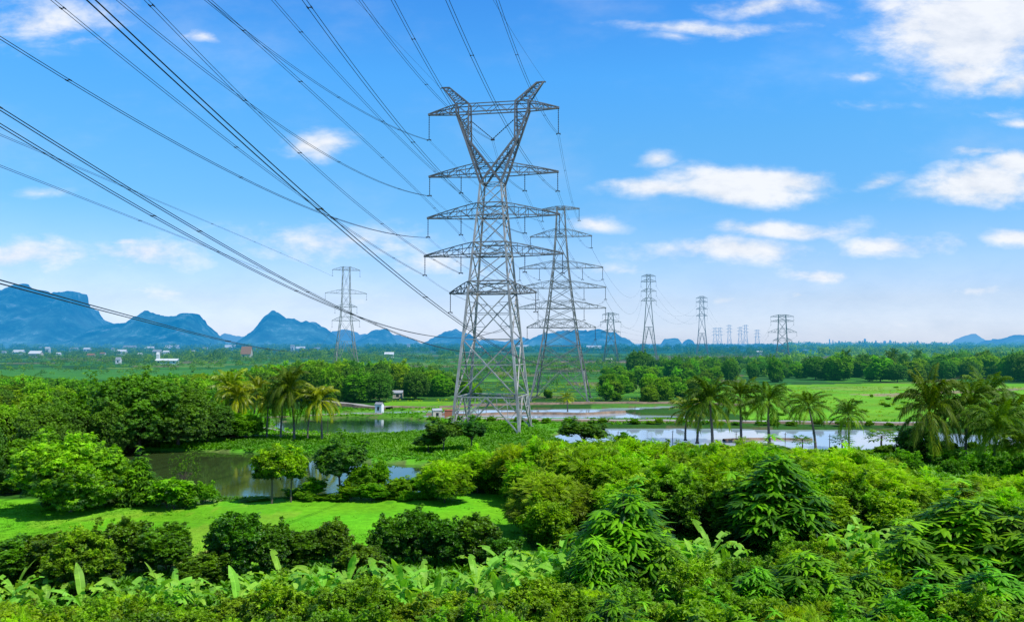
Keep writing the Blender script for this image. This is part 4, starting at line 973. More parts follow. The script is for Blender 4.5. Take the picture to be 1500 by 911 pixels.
bn = [(30, 73, 848), (72, 70, 856), (98, 74, 845), (188, 71, 850), (238, 70, 828), (262, 72, 850), (292, 71, 836), (378, 73, 832), (415, 74, 808), (478, 72, 815), (512, 74, 806), (560, 74, 842), (590, 72, 812), (622, 74, 818),
      (698, 71, 806), (715, 73, 800), (742, 74, 790), (772, 72, 800), (800, 75, 786), (822, 74, 776), (1003, 74, 770), (1040, 73, 764), (1062, 75, 790), (1238, 74, 752), (1262, 75, 748), (1290, 73, 778), (1215, 72, 790), (770, 69, 830), (545, 70, 850)]
def _ord(n):
    w = ['', 'first', 'second', 'third', 'fourth', 'fifth', 'sixth', 'seventh', 'eighth', 'ninth', 'tenth', 'eleventh', 'twelfth']
    return w[n] if n < 13 else '%d%s' % (n, 'th' if 10 < n % 100 < 14 else {1: 'st', 2: 'nd', 3: 'rd'}.get(n % 10, 'th'))
ordn = ['leftmost'] + [_ord(i) for i in range(2, 70)]
bn += [(12, 69, 862), (128, 70, 862), (213, 68, 858), (352, 69, 862), (440, 71, 838), (495, 69, 846), (608, 69, 846), (640, 71, 836), (730, 69, 830), (790, 71, 815), (835, 71, 812), (1022, 72, 800), (1250, 71, 800), (1278, 72, 762)]
for i, b_ in enumerate(sorted(bn)): banana(b_[0], b_[1] - (3 if b_[0] < 900 else 0), b_[2], ('%s banana plant from the left with bright paddle leaves' % ordn[i]) if i else 'leftmost banana plant with bright paddle leaves', 200 + i)
G_CP = 'compound-leaved trees in the right foreground'
for px, D, top, w, lb in ((918, 71, 722, 185, 'bluish green tree with drooping compound leaves, left of the right-hand banana plants'), (870, 66, 790, 110, 'lower bluish green shoot at the left foot of the compound-leaved tree'), (975, 68, 790, 100, 'bluish green compound-leaved bush right of the leftmost such tree'),
        (1130, 88, 660, 165, 'darkest compound-leaved tree standing clear above the banana plants'), (1185, 60, 815, 150, 'compound-leaved tree at the bottom edge right of the bananas'), (1105, 59, 835, 110, 'compound-leaved bush at the bottom edge below the dark tree'), (1255, 61, 832, 120, 'wide compound-leaved tree second from the right at the bottom'),
        (1400, 73, 722, 210, 'largest light green compound-leaved tree at the right'), (1478, 70, 755, 170, 'compound-leaved tree cut by the right edge'), (1335, 68, 778, 140, 'compound-leaved tree left of the largest light green one'), (1345, 58, 850, 150, 'low compound-leaved bush under the largest light green tree'), (1450, 59, 838, 170, 'low compound-leaved bush in the bottom right corner'), (1530, 66, 780, 150, 'compound-leaved tree reaching in at the bottom right edge')):
    put('compound', px, D, top, w * .95, lb, G_CP, var=int(px / 3)).rotation_euler.x = random.uniform(-.1, .1)
G_OL = 'olive green shrubs along the bottom edge'
for i, (px, D, top, w) in enumerate(((15, 60, 885, 150), (70, 63, 880, 120), (150, 61, 872, 130), (215, 60, 890, 120), (290, 60, 888, 130), (350, 62, 868, 120), (412, 60, 846, 140), (480, 62, 862, 120), (530, 61, 842, 150), (600, 60, 872, 140), (660, 62, 866, 120), (715, 60, 878, 130), (790, 61, 846, 150), (850, 60, 872, 110), (1005, 64, 812, 140), (1055, 61, 850, 120), (950, 58, 880, 130), (1160, 78, 780, 90), (1200, 76, 782, 80))):
    put('olive', px, D - 4, top + 8, w * .72, ('%s olive green shrub from the left along the bottom edge' % ordn[i]) if i < 14 else ['olive shrub between two compound-leaved trees, tallest of the bottom row', 'olive shrub right of the tallest bottom one', 'olive shrub at the bottom under the bluish tree', 'olive shrub under the darkest compound-leaved tree', 'olive shrub right of the darkest tree trunk'][i - 14], G_OL, var=i)
# trees on the near shore of the first pond
put('round', 108, 108, 642, 138, 'big round bright green tree at the left of the grass field', var=0); put('mid', 52, 124, 640, 90, 'bright tree tucked behind the left side of the big round one', var=1)
put('feather', 158, 112, 672, 62, 'lower bright tree at the right flank of the big round one', var=2)
put('compound', 205, 113, 664, 60, 'small airy tree with layered leaves beside the pond, right of the big round tree', var=1); put('bare', 275, 112, 672, 55, 'half bare reddish twiggy tree on the near shore of the pond')
put('dkbush', 258, 110, 703, 62, 'dark broad-leaved bush on the near pond shore', var=0); put('dkbush', 232, 111, 712, 40, 'small dark bush left of the broad-leaved one on the shore', var=1)
put('bush', 300, 113, 706, 40, 'bright bush right of the half bare tree'); put('slim', 400, 113, 655, 50, 'slim tree with bare stem on the pond shore, left of a twin', var=1); put('slim', 428, 114, 660, 46, 'slim tree with bare stem on the pond shore, right of its twin', var=2)
put('slimdk', 500, 118, 640, 72, 'dark dense tree standing before the pond, darkest on the shore', var=1)
for px, D, top, w, lb in ((462, 117, 700, 36, 'small bush left of the dark tree at the pond'), (530, 117, 680, 40, 'young leafy tree right of the dark pond tree'), (556, 118, 676, 32, 'thin young tree with yellowish tip at the pond'), (583, 117, 698, 36, 'low young tree in front of the shining water'), (606, 119, 700, 34, 'low young tree at the right end of the pond'),
        (515, 115, 708, 38, 'bush at the foot of the dark pond tree'), (545, 115, 706, 40, 'bush under the young trees by the pond')):
    put('weedy' if 'tree' in lb else 'bush', px, D, top, w, lb)
SHB = 'bushes along the near shore of the field pond'
sh = [(195, 720), (222, 722), (322, 731), (368, 730), (385, 726), (440, 714), (455, 720), (478, 722), (570, 722), (595, 718), (622, 716), (640, 708), (500, 724)]
for i, (px, top) in enumerate(sh): put('bush', px, 115 + (i % 3), top, 26 + 6 * (i % 3), 'low green bush in the line between grass field and pond', SHB)
# far shore and island
put('bush', 352, 190, 606, 60, 'rounded bright bush beside the foot of the palm group'); put('round', 350, 196, 604, 62, 'bright rounded tree left of the palm group', var=0)
for px, D, top, w, lb in ((650, 166, 614, 46, 'dark bushy tree at the left foot of the nearest pylon'), (690, 168, 612, 44, 'dark bushy tree between the legs of the nearest pylon'), (628, 168, 636, 38, 'lower dark bush left of the pylon foot'), (854, 168, 614, 62, 'dark spreading tree in front of the right-hand pond')):
    put('slimdk', px, D, top, w, lb, var=int(px / 10))
put('weedy', 915, 166, 634, 30, 'small upright bush standing clear before the right-hand pond'); put('weedy', 945, 170, 645, 20, 'tiny upright sapling before the right-hand pond')
put('papaya', 1290, 170, 632, 52, 'papaya-like tree before the right-hand water, left of the palm grove'); put('papaya', 1232, 172, 640, 36, 'papaya-like tree between two palms at the water'); put('papaya', 974 + 200, 171, 640, 34, 'small papaya-like tree under the row of palms')
# palms
pl = [(330, 199, 546, 60, 'ypalm', 'yellowish palm at the left end of the palm group'), (352, 197, 562, 50, 'ypalm', 'second yellowish palm, bowed, of the left group'), (372, 202, 556, 46, 'ypalm', 'yellowish palm behind two others of the left group'), (393, 192, 568, 44, 'palm', 'dark short palm in the middle of the left group'), (412, 190, 558, 46, 'palm', 'dark palm just left of the tallest one in the left group'),
      (432, 188, 540, 58, 'palm', 'tallest dark green palm of the left group'), (452, 187, 572, 40, 'palm', 'short palm between the tallest and the last yellowish one'), (473, 186, 564, 54, 'ypalm', 'rightmost yellow-topped palm of the left group'),
      (832, 268, 578, 26, 'ypalm', 'small yellow palm on the dike right of the nearest pylon'),
      (1003, 190, 585, 52, 'ypalm', 'leftmost palm of the row by the right-hand water'), (1020, 184, 572, 60, 'palm', 'palm close behind the leftmost of the row by the water'), (1041, 180, 556, 72, 'palm', 'tallest palm of the row by the right-hand water'), (1083, 186, 558, 64, 'palm', 'third tall palm of the row, right of the tallest'), (1125, 184, 562, 68, 'palm', 'palm with yellow lower fronds, fourth of the row by the water'),
      (1194, 172, 576, 62, 'palm', 'lone palm with bare trunk standing before the water'), (1243, 175, 588, 46, 'palm', 'small palm right of the lone one before the water'),
      (1362, 150, 548, 92, 'palm', 'left palm of the right-hand grove, tall and wide'), (1412, 156, 560, 84, 'palm', 'second palm of the right-hand grove'), (1440, 166, 549, 80, 'palm', 'tallest palm at the back of the right-hand grove'), (1452, 142, 590, 96, 'palm', 'low wide palm at the front of the right-hand grove'),
      (1492, 152, 578, 90, 'palm', 'palm at the right edge of the picture, upper one'), (1498, 138, 628, 90, 'palm', 'drooping palm at the right edge, lowest one'), (1385, 160, 575, 70, 'palm', 'palm squeezed between the two left ones of the grove')]
for i, (px, D, top, w, kd, lb) in enumerate(pl): put('bigpalm' if px > 1350 else kd, px, D, top - 3, w * (.98 if px > 1350 else 1.12), lb, 'coconut palms by the ponds', var=i)
put('mango', 1345, 152, 628, 60, 'dark bush under the left palm of the grove', var=0)
for px, D, top, w in ((1380, 146, 655, 40), (1420, 140, 665, 40), (1470, 136, 668, 46), (1330, 142, 660, 40), (1505, 134, 662, 50), (1395, 138, 672, 36)): put('bush', px, D, top, w, 'low bush on the shaded ground below the palm grove', 'bushes below the palm grove')
# ---- filled stands
rsF = random.Random(99)
def clear(x, y, r_, f=.62):
    for (a, b, q, *_r) in placed:
        if abs(a - x) < 14 and (a - x) ** 2 + (b - y) ** 2 < (f * (q + r_)) ** 2: return False
    return True
def fill(poly, kinds, wd, toplim, hr, label, group, tries=1200, nmax=300, f=.55, wr=(.8, 1.15), pond=1.5, names=None, jit_=1.0):
    p = P(*poly); x0, y0 = p.min(0); x1, y1 = p.max(0); n = 0; c = []
    for _ in range(tries):
        y = y0 + (y1 - y0) * rsF.random() ** 1.25; x = rsF.uniform(x0, x1)
        if not inpoly(np.array([x]), np.array([y]), p)[0]: continue
        px = to_px(x, y); w = wd * rsF.uniform(*wr)
        if px < -60 or px > 1560 or not clear(x, y, w / 2, f): continue
        if pondsd(np.array([x]), np.array([y]))[0] < pond + w * .3: continue
        lim = toplim(px) if callable(toplim) else toplim
        h = min(rsF.uniform(*hr), topz(lim, y) - rsF.random() ** 1.5 * jit_ if lim else 99)
        if h < 1.5: continue
        w = min(w, max(h * 1.05, 2.2)); kd = rsF.choice(kinds); g = group; lb = label
        if isinstance(label, dict): lb, g = label[kd]
        c.append(plant(kd, x, y, h, w, lb, g)); n += 1
        if n >= nmax: break
    return c
def rt(px):   # upper limit (photo rows) of the bright stand in the right middle ground
    return float(np.interp(px, [600, 680, 760, 800, 1000, 1100, 1160, 1200, 1300, 1340, 1500], [694, 674, 654, 648, 650, 650, 662, 664, 674, 700, 702]))
for px, D, top, w, lb in ((795, 95, 690, 100, 'yellow-green tree with a visible trunk at the right end of the grass field'), (858, 104, 652, 115, 'tall bright feathery tree behind the yellow-green one'), (930, 118, 640, 110, 'bright feathery tree before the water left of the palm row'), (985, 100, 672, 120, 'broad feathery tree above the right-hand bananas'),
        (1060, 112, 655, 95, 'feathery tree left of the dark compound-leaved tree'), (1240, 104, 655, 150, 'broad yellow-green feathery tree right of the dark compound-leaved one'), (1345, 98, 692, 110, 'feathery tree above the large right foreground tree'), (1430, 100, 698, 110, 'feathery tree second from the right edge'), (1495, 97, 700, 100, 'feathery tree at the right edge'),
        (700, 122, 655, 80, 'feathery tree at the right end of the field pond'), (652, 114, 672, 70, 'feathery bush-like tree leaning over the pond end'), (760, 118, 650, 80, 'feathery tree at the far corner of the grass field'), (1110, 128, 645, 90, 'feathery tree under the palm row')):
    put('feather', px, D, top + 6, w * .95, lb, 'bright feathery trees', var=int(px / 9))
stand = {'feather': ('bright green feathery tree in the dense stand right of the grass field', 'feathery trees of the stand'), 'lime': ('light green tree in the dense stand right of the grass field', 'light trees of the stand'), 'olive': ('olive shrub low in the dense stand right of the grass field', 'olive shrubs of the stand'), 'weedy': ('young tree in the stand right of the grass field', 'young trees of the stand'), 'citrus': ('dark shrub filling the foreground thicket', 'dark shrubs of the foreground thicket'), 'bush': ('green bush low in the foreground thicket', 'bushes of the foreground thicket')}
fill([(690, 660), (1560, 662), (1560, 800), (780, 800), (770, 725), (660, 715), (650, 690)], ['feather', 'feather', 'lime', 'feather', 'olive'], 6.5, rt, (4.5, 8), stand, None, 4000, 190, .42)
def rb(px): return float(np.interp(px, [-60, 160, 500, 760, 830, 900, 1500], [832, 835, 832, 826, 800, 780, 790]))
FT = {**stand, 'weedy': ('young tree low in the foreground thicket', 'young trees of the foreground thicket'), 'feather': ('feathery bush-like tree low in the foreground thicket', 'feathery trees of the thicket'), 'olive': ('olive shrub filling the foreground thicket', 'olive shrubs of the foreground thicket'), 'compound': ('compound-leaved tree low in the foreground thicket', 'compound-leaved trees of the thicket')}
fill([(-60, 905), (830, 905), (830, 1060), (-60, 1060)], ['olive', 'olive', 'citrus', 'weedy', 'feather'], 4.0, lambda px: 884 + 12 * math.sin(px / 40), (3.4, 6), FT, None, 1500, 90, .42)
fill([(-60, 835), (760, 835), (760, 856), (-60, 856)], ['citrus', 'bush'], 3.4, lambda px: 838 if px < 160 else 842, (2.2, 4), FT, None, 500, 34, .55)
fill([(830, 790), (1560, 765), (1560, 905), (830, 905)], ['olive', 'citrus', 'bush', 'feather'], 4.0, lambda px: 822 if px < 1150 else 808, (2.5, 5), FT, None, 1500, 80, .45)
fill([(830, 905), (1560, 905), (1560, 1060), (830, 1060)], ['olive', 'compound', 'weedy', 'feather'], 4.6, lambda px: 862, (4.0, 6), FT, None, 1200, 50, .42)
for i, (px, D, top) in enumerate(((742, 84, 800), (812, 92, 742), (1008, 104, 700), (1172, 98, 702), (1300, 110, 690), (1452, 112, 694))):
    put('bare', px, D, top, 34, '%s half bare twiggy tree from the left in the dense green stand' % ordn[i] if i else 'leftmost half bare twiggy tree, at the right end of the dark shrubs', 'half bare trees in the stand')
# left wood
def lt(px): return float(np.interp(px, [-60, 60, 150, 200, 330, 480, 700], [548, 552, 560, 552, 548, 540, 532]))
put('mango', 205, 172, 552, 125, 'very dark broad tree at the far left shore of the field pond', var=0); put('mango', 262, 176, 568, 100, 'dark tree right of the darkest broad one on the far shore', var=1); put('mango', 172, 165, 590, 60, 'dark lower tree at the left end of the pond', var=2); put('mango', 305, 182, 592, 66, 'dark tree close to the rounded bright one and the palms', var=2)
wood = {'mid': ('green broadleaf tree in the left wood', 'broadleaf trees of the left wood'), 'lime': ('light green tree in the left wood', 'light green trees of the left wood'), 'mango': ('dark dense tree in the left wood', 'dark trees of the left wood'), 'round': ('bright tree at the front of the left wood', 'bright trees of the left wood')}
fill([(-80, 560), (330, 556), (335, 630), (200, 650), (140, 652), (110, 700), (100, 730), (-80, 728)], ['mid', 'lime', 'mango', 'round'], 8.5, lt, (7.5, 11), wood, None, 4500, 240, .43, jit_=2.5)
belt = {'mid': ('green broadleaf tree in the belt behind the palm group', 'trees of the middle belt'), 'lime': ('light green tree in the belt behind the palm group', 'light trees of the middle belt'), 'mango': ('dark dense tree in the belt behind the palm group', 'dark trees of the middle belt')}
fill([(330, 557), (480, 555), (700, 556), (700, 584), (560, 590), (440, 590), (340, 598)], ['mid', 'mid', 'mango', 'lime'], 10, lambda px: float(np.interp(px, [330, 440, 560, 620, 700], [545, 530, 530, 534, 560])), (10, 15), belt, None, 2600, 150, .42, jit_=5.0)
fill([(560, 546), (760, 546), (880, 560), (880, 588), (700, 589), (700, 580)], ['mid', 'far', 'lime', 'bush'], 7, lambda px: 553, (3, 8), {'mid': ('green tree in the fields behind the nearest pylon', 'trees behind the nearest pylon'), 'far': ('small distant tree behind the nearest pylon', 'small trees behind the nearest pylon'), 'lime': ('light green tree behind the nearest pylon', 'light trees behind the nearest pylon'), 'bush': ('green bush behind the nearest pylon', 'bushes behind the nearest pylon')}, 900, 60, .6)
put('mango', 935, 560, 515, 34, 'tallest dark tree in the fields between the second pylon and the tall slim one'); put('mango', 948, 575, 521, 26, 'dark tree beside the tallest one in the fields')
mr = {'mid': ('green tree scattered in the fields right of the second pylon', 'scattered trees in the right fields'), 'far': ('small tree scattered in the fields right of the second pylon', 'small scattered trees in the right fields'), 'lime': ('light green tree in the fields right of the second pylon', 'light scattered trees in the right fields'), 'bush': ('green bush in the fields right of the second pylon', 'bushes in the right fields'), 'round': ('bright bush-like tree right of the second pylon', 'bright trees in the right fields')}
fill([(880, 548), (1060, 545), (1060, 590), (1000, 592), (880, 588)], ['mid', 'far', 'mid', 'lime'], 7.5, lambda px: 536, (3, 9), mr, None, 1200, 90, .5)
fill([(960, 538), (1160, 536), (1160, 560), (1060, 562), (980, 556)], ['mid', 'mid', 'far', 'mango'], 9, lambda px: 522, (7, 13), {**mr, 'mango': ('dark tree scattered in the right fields', 'dark scattered trees in the right fields')}, None, 800, 60, .6)
band = {'mid': ('green tree in the tree belt beyond the bright right-hand meadow', 'trees of the right belt'), 'lime': ('light green tree in the tree belt beyond the right-hand meadow', 'light trees of the right belt'), 'mango': ('dark tree in the tree belt beyond the right-hand meadow', 'dark trees of the right belt'), 'far': ('small tree at the back of the right belt', 'small trees of the right belt')}
fill([(1130, 543), (1290, 534), (1600, 526), (1600, 562), (1320, 560), (1130, 556)], ['mid', 'lime', 'mango', 'mid'], 14, lambda px: float(np.interp(px, [1130, 1190, 1240, 1300, 1400, 1500], [535, 524, 517, 522, 516, 514])), (9, 17), band, None, 6000, 210, .38, jit_=7.0)
for i, (px, D, ty) in enumerate(((1240, 520, 512), (1268, 560, 520), (1304, 500, 514), (1312, 530, 510), (1326, 520, 517), (1180, 540, 524), (1345, 600, 512), (1392, 560, 524))):
    put('palm', px, D, ty, 18, '%s palm from the left rising over the right-hand tree belt' % ordn[i] if i else 'leftmost palm rising over the right-hand tree belt', 'palms over the right belt')
fill([(1060, 562), (1500, 566), (1340, 614), (1080, 612)], ['bush', 'far', 'bush'], 3.6, lambda px: 566, (1.7, 3.2), {'bush': ('dark bush dotted in the bright right-hand meadow', 'bushes dotted in the meadow'), 'far': ('small round tree dotted in the bright right-hand meadow', 'small trees in the meadow')}, 260, 34, 1.2)
put('mango', 1293, 345, 581, 22, 'dark round bush alone in the right-hand meadow', var=0); put('mango', 1225, 350, 583, 22, 'dark bush left of the lone round one in the meadow', var=1)
fill([(-80, 541), (480, 541), (520, 560), (-80, 560)], ['far', 'mid', 'far'], 8, lambda px: float(np.interp(px, [0, 200, 400], [545, 545, 536])), (4, 9), {'far': ('small tree at the near edge of the left fields', 'small trees in the left fields'), 'mid': ('green tree at the near edge of the left fields', 'green trees in the left fields')}, 420, 46, .9)
fill([(500, 604), (700, 604), (700, 655), (340, 652), (340, 640), (560, 637)], ['bush', 'bush', 'weedy'], 3.2, 606, (1.7, 3.0), {'bush': ('bush on the grassy spit between the two left ponds', 'bushes on the grassy spit'), 'weedy': ('young tree on the grassy spit between the two left ponds', 'young trees on the grassy spit')}, 500, 46, .8)
# ---- far woods that read as one mass
def farwood(name, rows, label, seed, cs=1.0):
    rs = np.random.RandomState(seed); V, Q, fv = [], [], []
    for (pa, pb, D, hm, dens) in rows:
        n = int((pb - pa) * dens); px = pa + (pb - pa) * rs.rand(n); d = D * (1 + .12 * rs.randn(n)).clip(.8, 1.25); x = (px - CX) / F * d; hh = hm * (.55 + .6 * rs.rand(n)); base = rs.rand(n) * .3
        per = 46; o = np.repeat(np.stack([x, d, hh * .5], 1), per, 0); dd = nrmz(rs.randn(n * per, 3)); dd[:, 2] = np.abs(dd[:, 2]) * 1.1 - .25
        rr = np.repeat(np.stack([hh * .55, hh * .55, hh * .5], 1), per, 0); o = o + dd * rr; sz = np.repeat(hh, per) * .24
        a, b, c = leaves(o, rs.randn(n * per, 3), dd + .4 * rs.randn(n * per, 3) + [0, 0, .3], sz, np.repeat(.15 + .5 * rs.rand(n), per) + .25 * dd[:, 2], T_SIMPLE, .1, rs)  # random tree tone, with light painted onto the crown tops
        Q.append(b + sum(len(v_) for v_ in V)); V.append(a); fv.append(c)
    tag(obj(name, mesh_np(name, np.concatenate(V), np.concatenate(Q), M['mid'], np.concatenate(fv))), label, 'trees', kind='stuff')
farwood('far_wood', [(-60, 560, 950, 6, .25), (-60, 560, 1170, 6.5, 1.0), (-60, 600, 1600, 8.5, .9), (-60, 620, 2200, 12, 1.1), (-60, 700, 3000, 20, 1.2), (180, 360, 1150, 9, .3), (270, 520, 1250, 13, .4)], 'hazy belt of trees around the village below the limestone hills', 1)
farwood('far_wood', [(540, 1150, 2100, 14, 1.0), (540, 1150, 3000, 20, 1.0), (640, 720, 1500, 10, .5), (1000, 1180, 1500, 9, .6)], 'hazy blue tree line in the middle of the horizon', 2)
farwood('far_wood', [(1130, 1600, 1000, 12, .25), (1200, 1600, 1500, 15, .8), (1150, 1600, 2300, 18, 1.0), (1150, 1600, 3300, 26, 1.0)], 'hazy blue tree line at the right of the horizon', 3)
farwood('field_hedges', [(-60, 300, 620, 4.5, .10), (60, 420, 700, 4, .16), (-60, 480, 820, 5, .2), (120, 560, 930, 6, .25), (480, 760, 560, 4, .25), (560, 900, 650, 4.5, .3), (520, 980, 760, 5, .35), (700, 1180, 900, 6, .4), (860, 1150, 640, 5, .3), (500, 1180, 1150, 7, .5), (1000, 1300, 700, 6, .3), (640, 880, 470, 3.2, .2)], 'low hedges and scattered bushes between the far fields', 5)
for i in range(40):
    px = rsF.uniform(1065, 1500); x, y = gnd(px, rsF.uniform(566, 610)); plant('bush', x, y, rsF.uniform(.6, 1.5), rsF.uniform(1.2, 3.2), 'low tuft-like bush dotted in the bright right-hand meadow', 'low tufts in the meadow')
SHR = 'bushes along the near bank of the right-hand pond'
for i in range(30):
    px = 850 + i * 23 + rsF.uniform(-7, 7)
    x, y = gnd(px, float(np.interp(px, [850, 1000, 1150, 1260, 1340, 1420, 1560], [653, 660, 665, 665, 660, 656, 656])) + 2)
    plant(rsF.choice(('bush', 'weedy', 'bush', 'olive')), x, y, rsF.uniform(.9, 2.0), rsF.uniform(1.8, 3.4), 'bush on the near bank of the right-hand pond', SHR)
for i in range(26):
    px = 640 + i * 28 + rsF.uniform(-10, 10); x, y = gnd(px, float(np.interp(px, [640, 780, 1350], [617, 620, 625])) + .4)
    if pondsd(np.array([x]), np.array([y]))[0] > -.5 or True: plant('bush', x, y + 1.5, rsF.uniform(.9, 1.9), rsF.uniform(1.8, 3.6), 'low bush on the dike between the right-hand ponds', 'bushes on the dike')
# ---- ground cover
def cover(name, polys, dens, hgt, lw, lm, label, seed, n_per=7, avoid=1.0, bend=.5, excl=None, wide=1.0, cat='grass'):
    rs = np.random.RandomState(seed); O = []
    for poly in polys:
        p = P(*poly); x0, y0 = p.min(0); x1, y1 = p.max(0); n = int((x1 - x0) * (y1 - y0) * dens); x = rs.uniform(x0, x1, n); y = rs.uniform(y0, y1, n)
        m = inpoly(x, y, p) & (np.abs(x) < y * .70); x, y = x[m], y[m]; m = pondsd(x, y) > avoid; x, y = x[m], y[m]
        if excl is not None: m = ~inpoly(x, y, P(*excl)); x, y = x[m], y[m]
        O.append(np.stack([x, y, np.full(len(x), -.08)], 1))
    o = np.concatenate(O); n = len(o); patch = .5 + .5 * wob(o[:, 0], o[:, 1], 3.5, seed); o = np.repeat(o, n_per, 0); patch = np.repeat(patch, n_per); m = len(o)
    a = rs.rand(m) * 6.283; r_ = rs.rand(m) * .25 * wide; o[:, 0] += np.cos(a) * r_; o[:, 1] += np.sin(a) * r_
    ax = np.stack([np.cos(a) * bend, np.sin(a) * bend, .6 + .6 * rs.rand(m)], 1); nm = np.stack([-np.cos(a), -np.sin(a), .9 + 0 * a], 1) + .3 * rs.randn(m, 3)
    tm = (np.array([[0, lw * .5, 0], [.6, lw * .45, .02], [1, 0, -.12], [.6, -lw * .45, .02], [0, -lw * .5, 0]]), None)
    tmq = (np.array([[0, 0, 0], [.5, lw * .5, .02], [1, 0, -.14], [.5, -lw * .5, .02]]), [[0, 1, 2, 3]])
    V, Q, fv = leaves(o, ax, nm, hgt * (.5 + .5 * rs.rand(m)) * (.6 + .7 * patch), .25 + .45 * patch + .15 * rs.randn(m), tmq, .05, rs)
    tag(obj(name, mesh_np(name, V, Q, M[lm], fv)), label, cat, kind='stuff')
FIELD = [(-100, 727), (180, 740), (330, 734), (560, 727), (760, 722), (770, 800), (500, 812), (-100, 830)]
cover('field_grass', [[(-100, 731), (180, 744), (330, 737), (560, 731), (760, 727), (800, 815), (400, 845), (-100, 862)]], 7, .32, .20, 'grass', 'short bright grass of the field', 1, 6, 1.0, .6)
cover('field_weeds', [[(-100, 731), (180, 744), (330, 737), (560, 731), (760, 727), (790, 800), (400, 835), (-100, 850)]], .05, .6, .4, 'bank', 'scattered taller weeds standing in the bright field', 12, 12, 1.0, .8, wide=1.6)
cover('undergrowth', [[(-100, 845), (400, 838), (790, 815), (790, 720), (1600, 690), (1600, 1050), (-100, 1050)]], 1.4, 1.0, .42, 'weed', 'tangled weeds and leaves between the foreground shrubs', 2, 10, 1.0, .7, wide=1.6, cat='undergrowth')
cover('undergrowth', [[(640, 655), (1340, 662), (1600, 655), (1600, 700), (780, 730), (650, 715)]], .8, 1.3, .4, 'bank', 'bright weeds between the feathery trees and the ponds', 3, 10, .6, .7, wide=1.8, cat='undergrowth')
cover('bank_grass', [[(200, 654), (330, 636), (560, 637), (720, 618), (850, 640), (1000, 660), (720, 690), (640, 678), (450, 667)]], 1.0, 1.1, .38, 'bank', 'tall bright herbs on the far bank of the field pond', 4, 9, .3, .7, wide=1.5)
cover('bank_grass', [[(150, 726), (330, 727), (640, 714), (700, 720), (330, 736), (180, 744), (60, 750)]], 1.6, .8, .3, 'weed', 'weeds on the near bank between pond and field', 5, 9, .2, .7, wide=1.2)
cover('bank_grass', [[(330, 600), (640, 597), (700, 613), (1350, 615), (1350, 618), (860, 622), (700, 640), (400, 640)]], .35, 1.0, .5, 'bank', 'patchy weeds around the middle ponds', 6, 8, .3, .7, wide=2)
cover('paddy_growth', [[(870, 566), (1600, 566), (1600, 612), (1340, 616), (1000, 590), (880, 590)], [(560, 560), (880, 560), (880, 589), (560, 589)]], .035, .9, .8, 'lime', 'uneven crops and grass of the right-hand meadow', 7, 6, 1.0, .9, wide=4)
# ------------------------------------------------------------------ huts and houses
def house(px, py, wpx, h, wall, roof, label, group=None, depth=.6, ridge=.35, rz=0.0, name='house', win=True, D=None):
    D = D or gnd(px, py)[1]; w = wpx * D / F; d = w * depth; x = gx(px, D)
    root = empty(name, (x, D, 0), rz); tag(root, label, 'building' if name != 'hut' else 'hut', group)
    mb = MB(); mb.box(-w / 2, w / 2, -d / 2, d / 2, -.5, h)
    for s in (-1, 1): mb.poly([(s * w / 2, -d / 2, h), (s * w / 2, d / 2, h), (s * w / 2, 0, h + d * ridge)][::s])
    mb.build('wall', M[wall], root)
    e = .05 * w; mb = MB(); t = .18
    for s in (-1, 1):
        a = [(-w / 2 - e, s * (d / 2 + e), h - ridge * 2 * e + .03), (w / 2 + e, s * (d / 2 + e), h - ridge * 2 * e + .03), (w / 2 + e, 0, h + d * ridge + .03), (-w / 2 - e, 0, h + d * ridge + .03)]
        a = a if s < 0 else a[::-1]; mb.poly(a); mb.poly([(p[0], p[1], p[2] + t) for p in a][::1])
        mb.poly([a[0], a[1], (a[1][0], a[1][1], a[1][2] + t), (a[0][0], a[0][1], a[0][2] + t)] if s < 0 else [a[2], a[3], (a[3][0], a[3][1], a[3][2] + t), (a[2][0], a[2][1], a[2][2] + t)])
    mb.build('roof', M[roof], root)
    if win:
        n = max(1, min(4, int(w / 5)))
        for i in range(n):
            cx_ = -w / 2 + w * (i + .5) / n; ww = w / n * .3; mb = MB(); mb.box(cx_ - ww / 2, cx_ + ww / 2, -d / 2 - .04, -d / 2 + .02, h * .3, h * .75); mb.build('window', M['window'], root)
    return root
house(640, 613, 13, 2.2, 'cream', 'tin', 'small open hut with pale pinkish roof left of the nearest pylon', name='hut', rz=.3, ridge=.3, D=243)
house(657, 612, 11, 1.9, 'brick', 'redroof', 'small brick red shed right of the pale roofed hut', name='hut', rz=.1, ridge=.15, win=False, D=247)
house(556, 607, 11, 2.6, 'white', 'greyroof', 'tiny white and grey hut on stilts beside the narrow canal', name='hut', rz=-.4, D=262)
house(907, 566, 14, 3, 'white', 'white', 'long low white shed in the fields left of the tall slim pylon', name='shed', rz=.2, ridge=.15, D=430)
house(915, 560, 6, 3.5, 'white', 'tin', 'small white box house beside the long low shed', name='shed', D=455)
house(583, 581, 14, 2.2, 'cream', 'tin', 'pale low roof half hidden in the trees behind the canal', name='shed', D=330)
house(892, 531, 9, 3.0, 'white', 'white', 'white shelter between the feet of the short wide armed pylon', name='shed', D=955)
house(245, 538, 30, 4, 'white', 'white', 'long white hall in the left fields with a small tower at its side', depth=.35, ridge=.2, D=880)
house(231, 537, 4, 10, 'white', 'white', 'white tower with pointed roof at the left end of the long white hall', name='chapel_tower', depth=1, ridge=.9, win=False, D=885)
house(173, 538, 7, 4.5, 'white', 'tin', 'small white gabled house in the left fields', D=890, ridge=.8)
house(361, 529, 14, 8, 'cream', 'tileroof', 'large house with tall brown tiled roof right of the village', D=1150, ridge=.9, depth=.8)
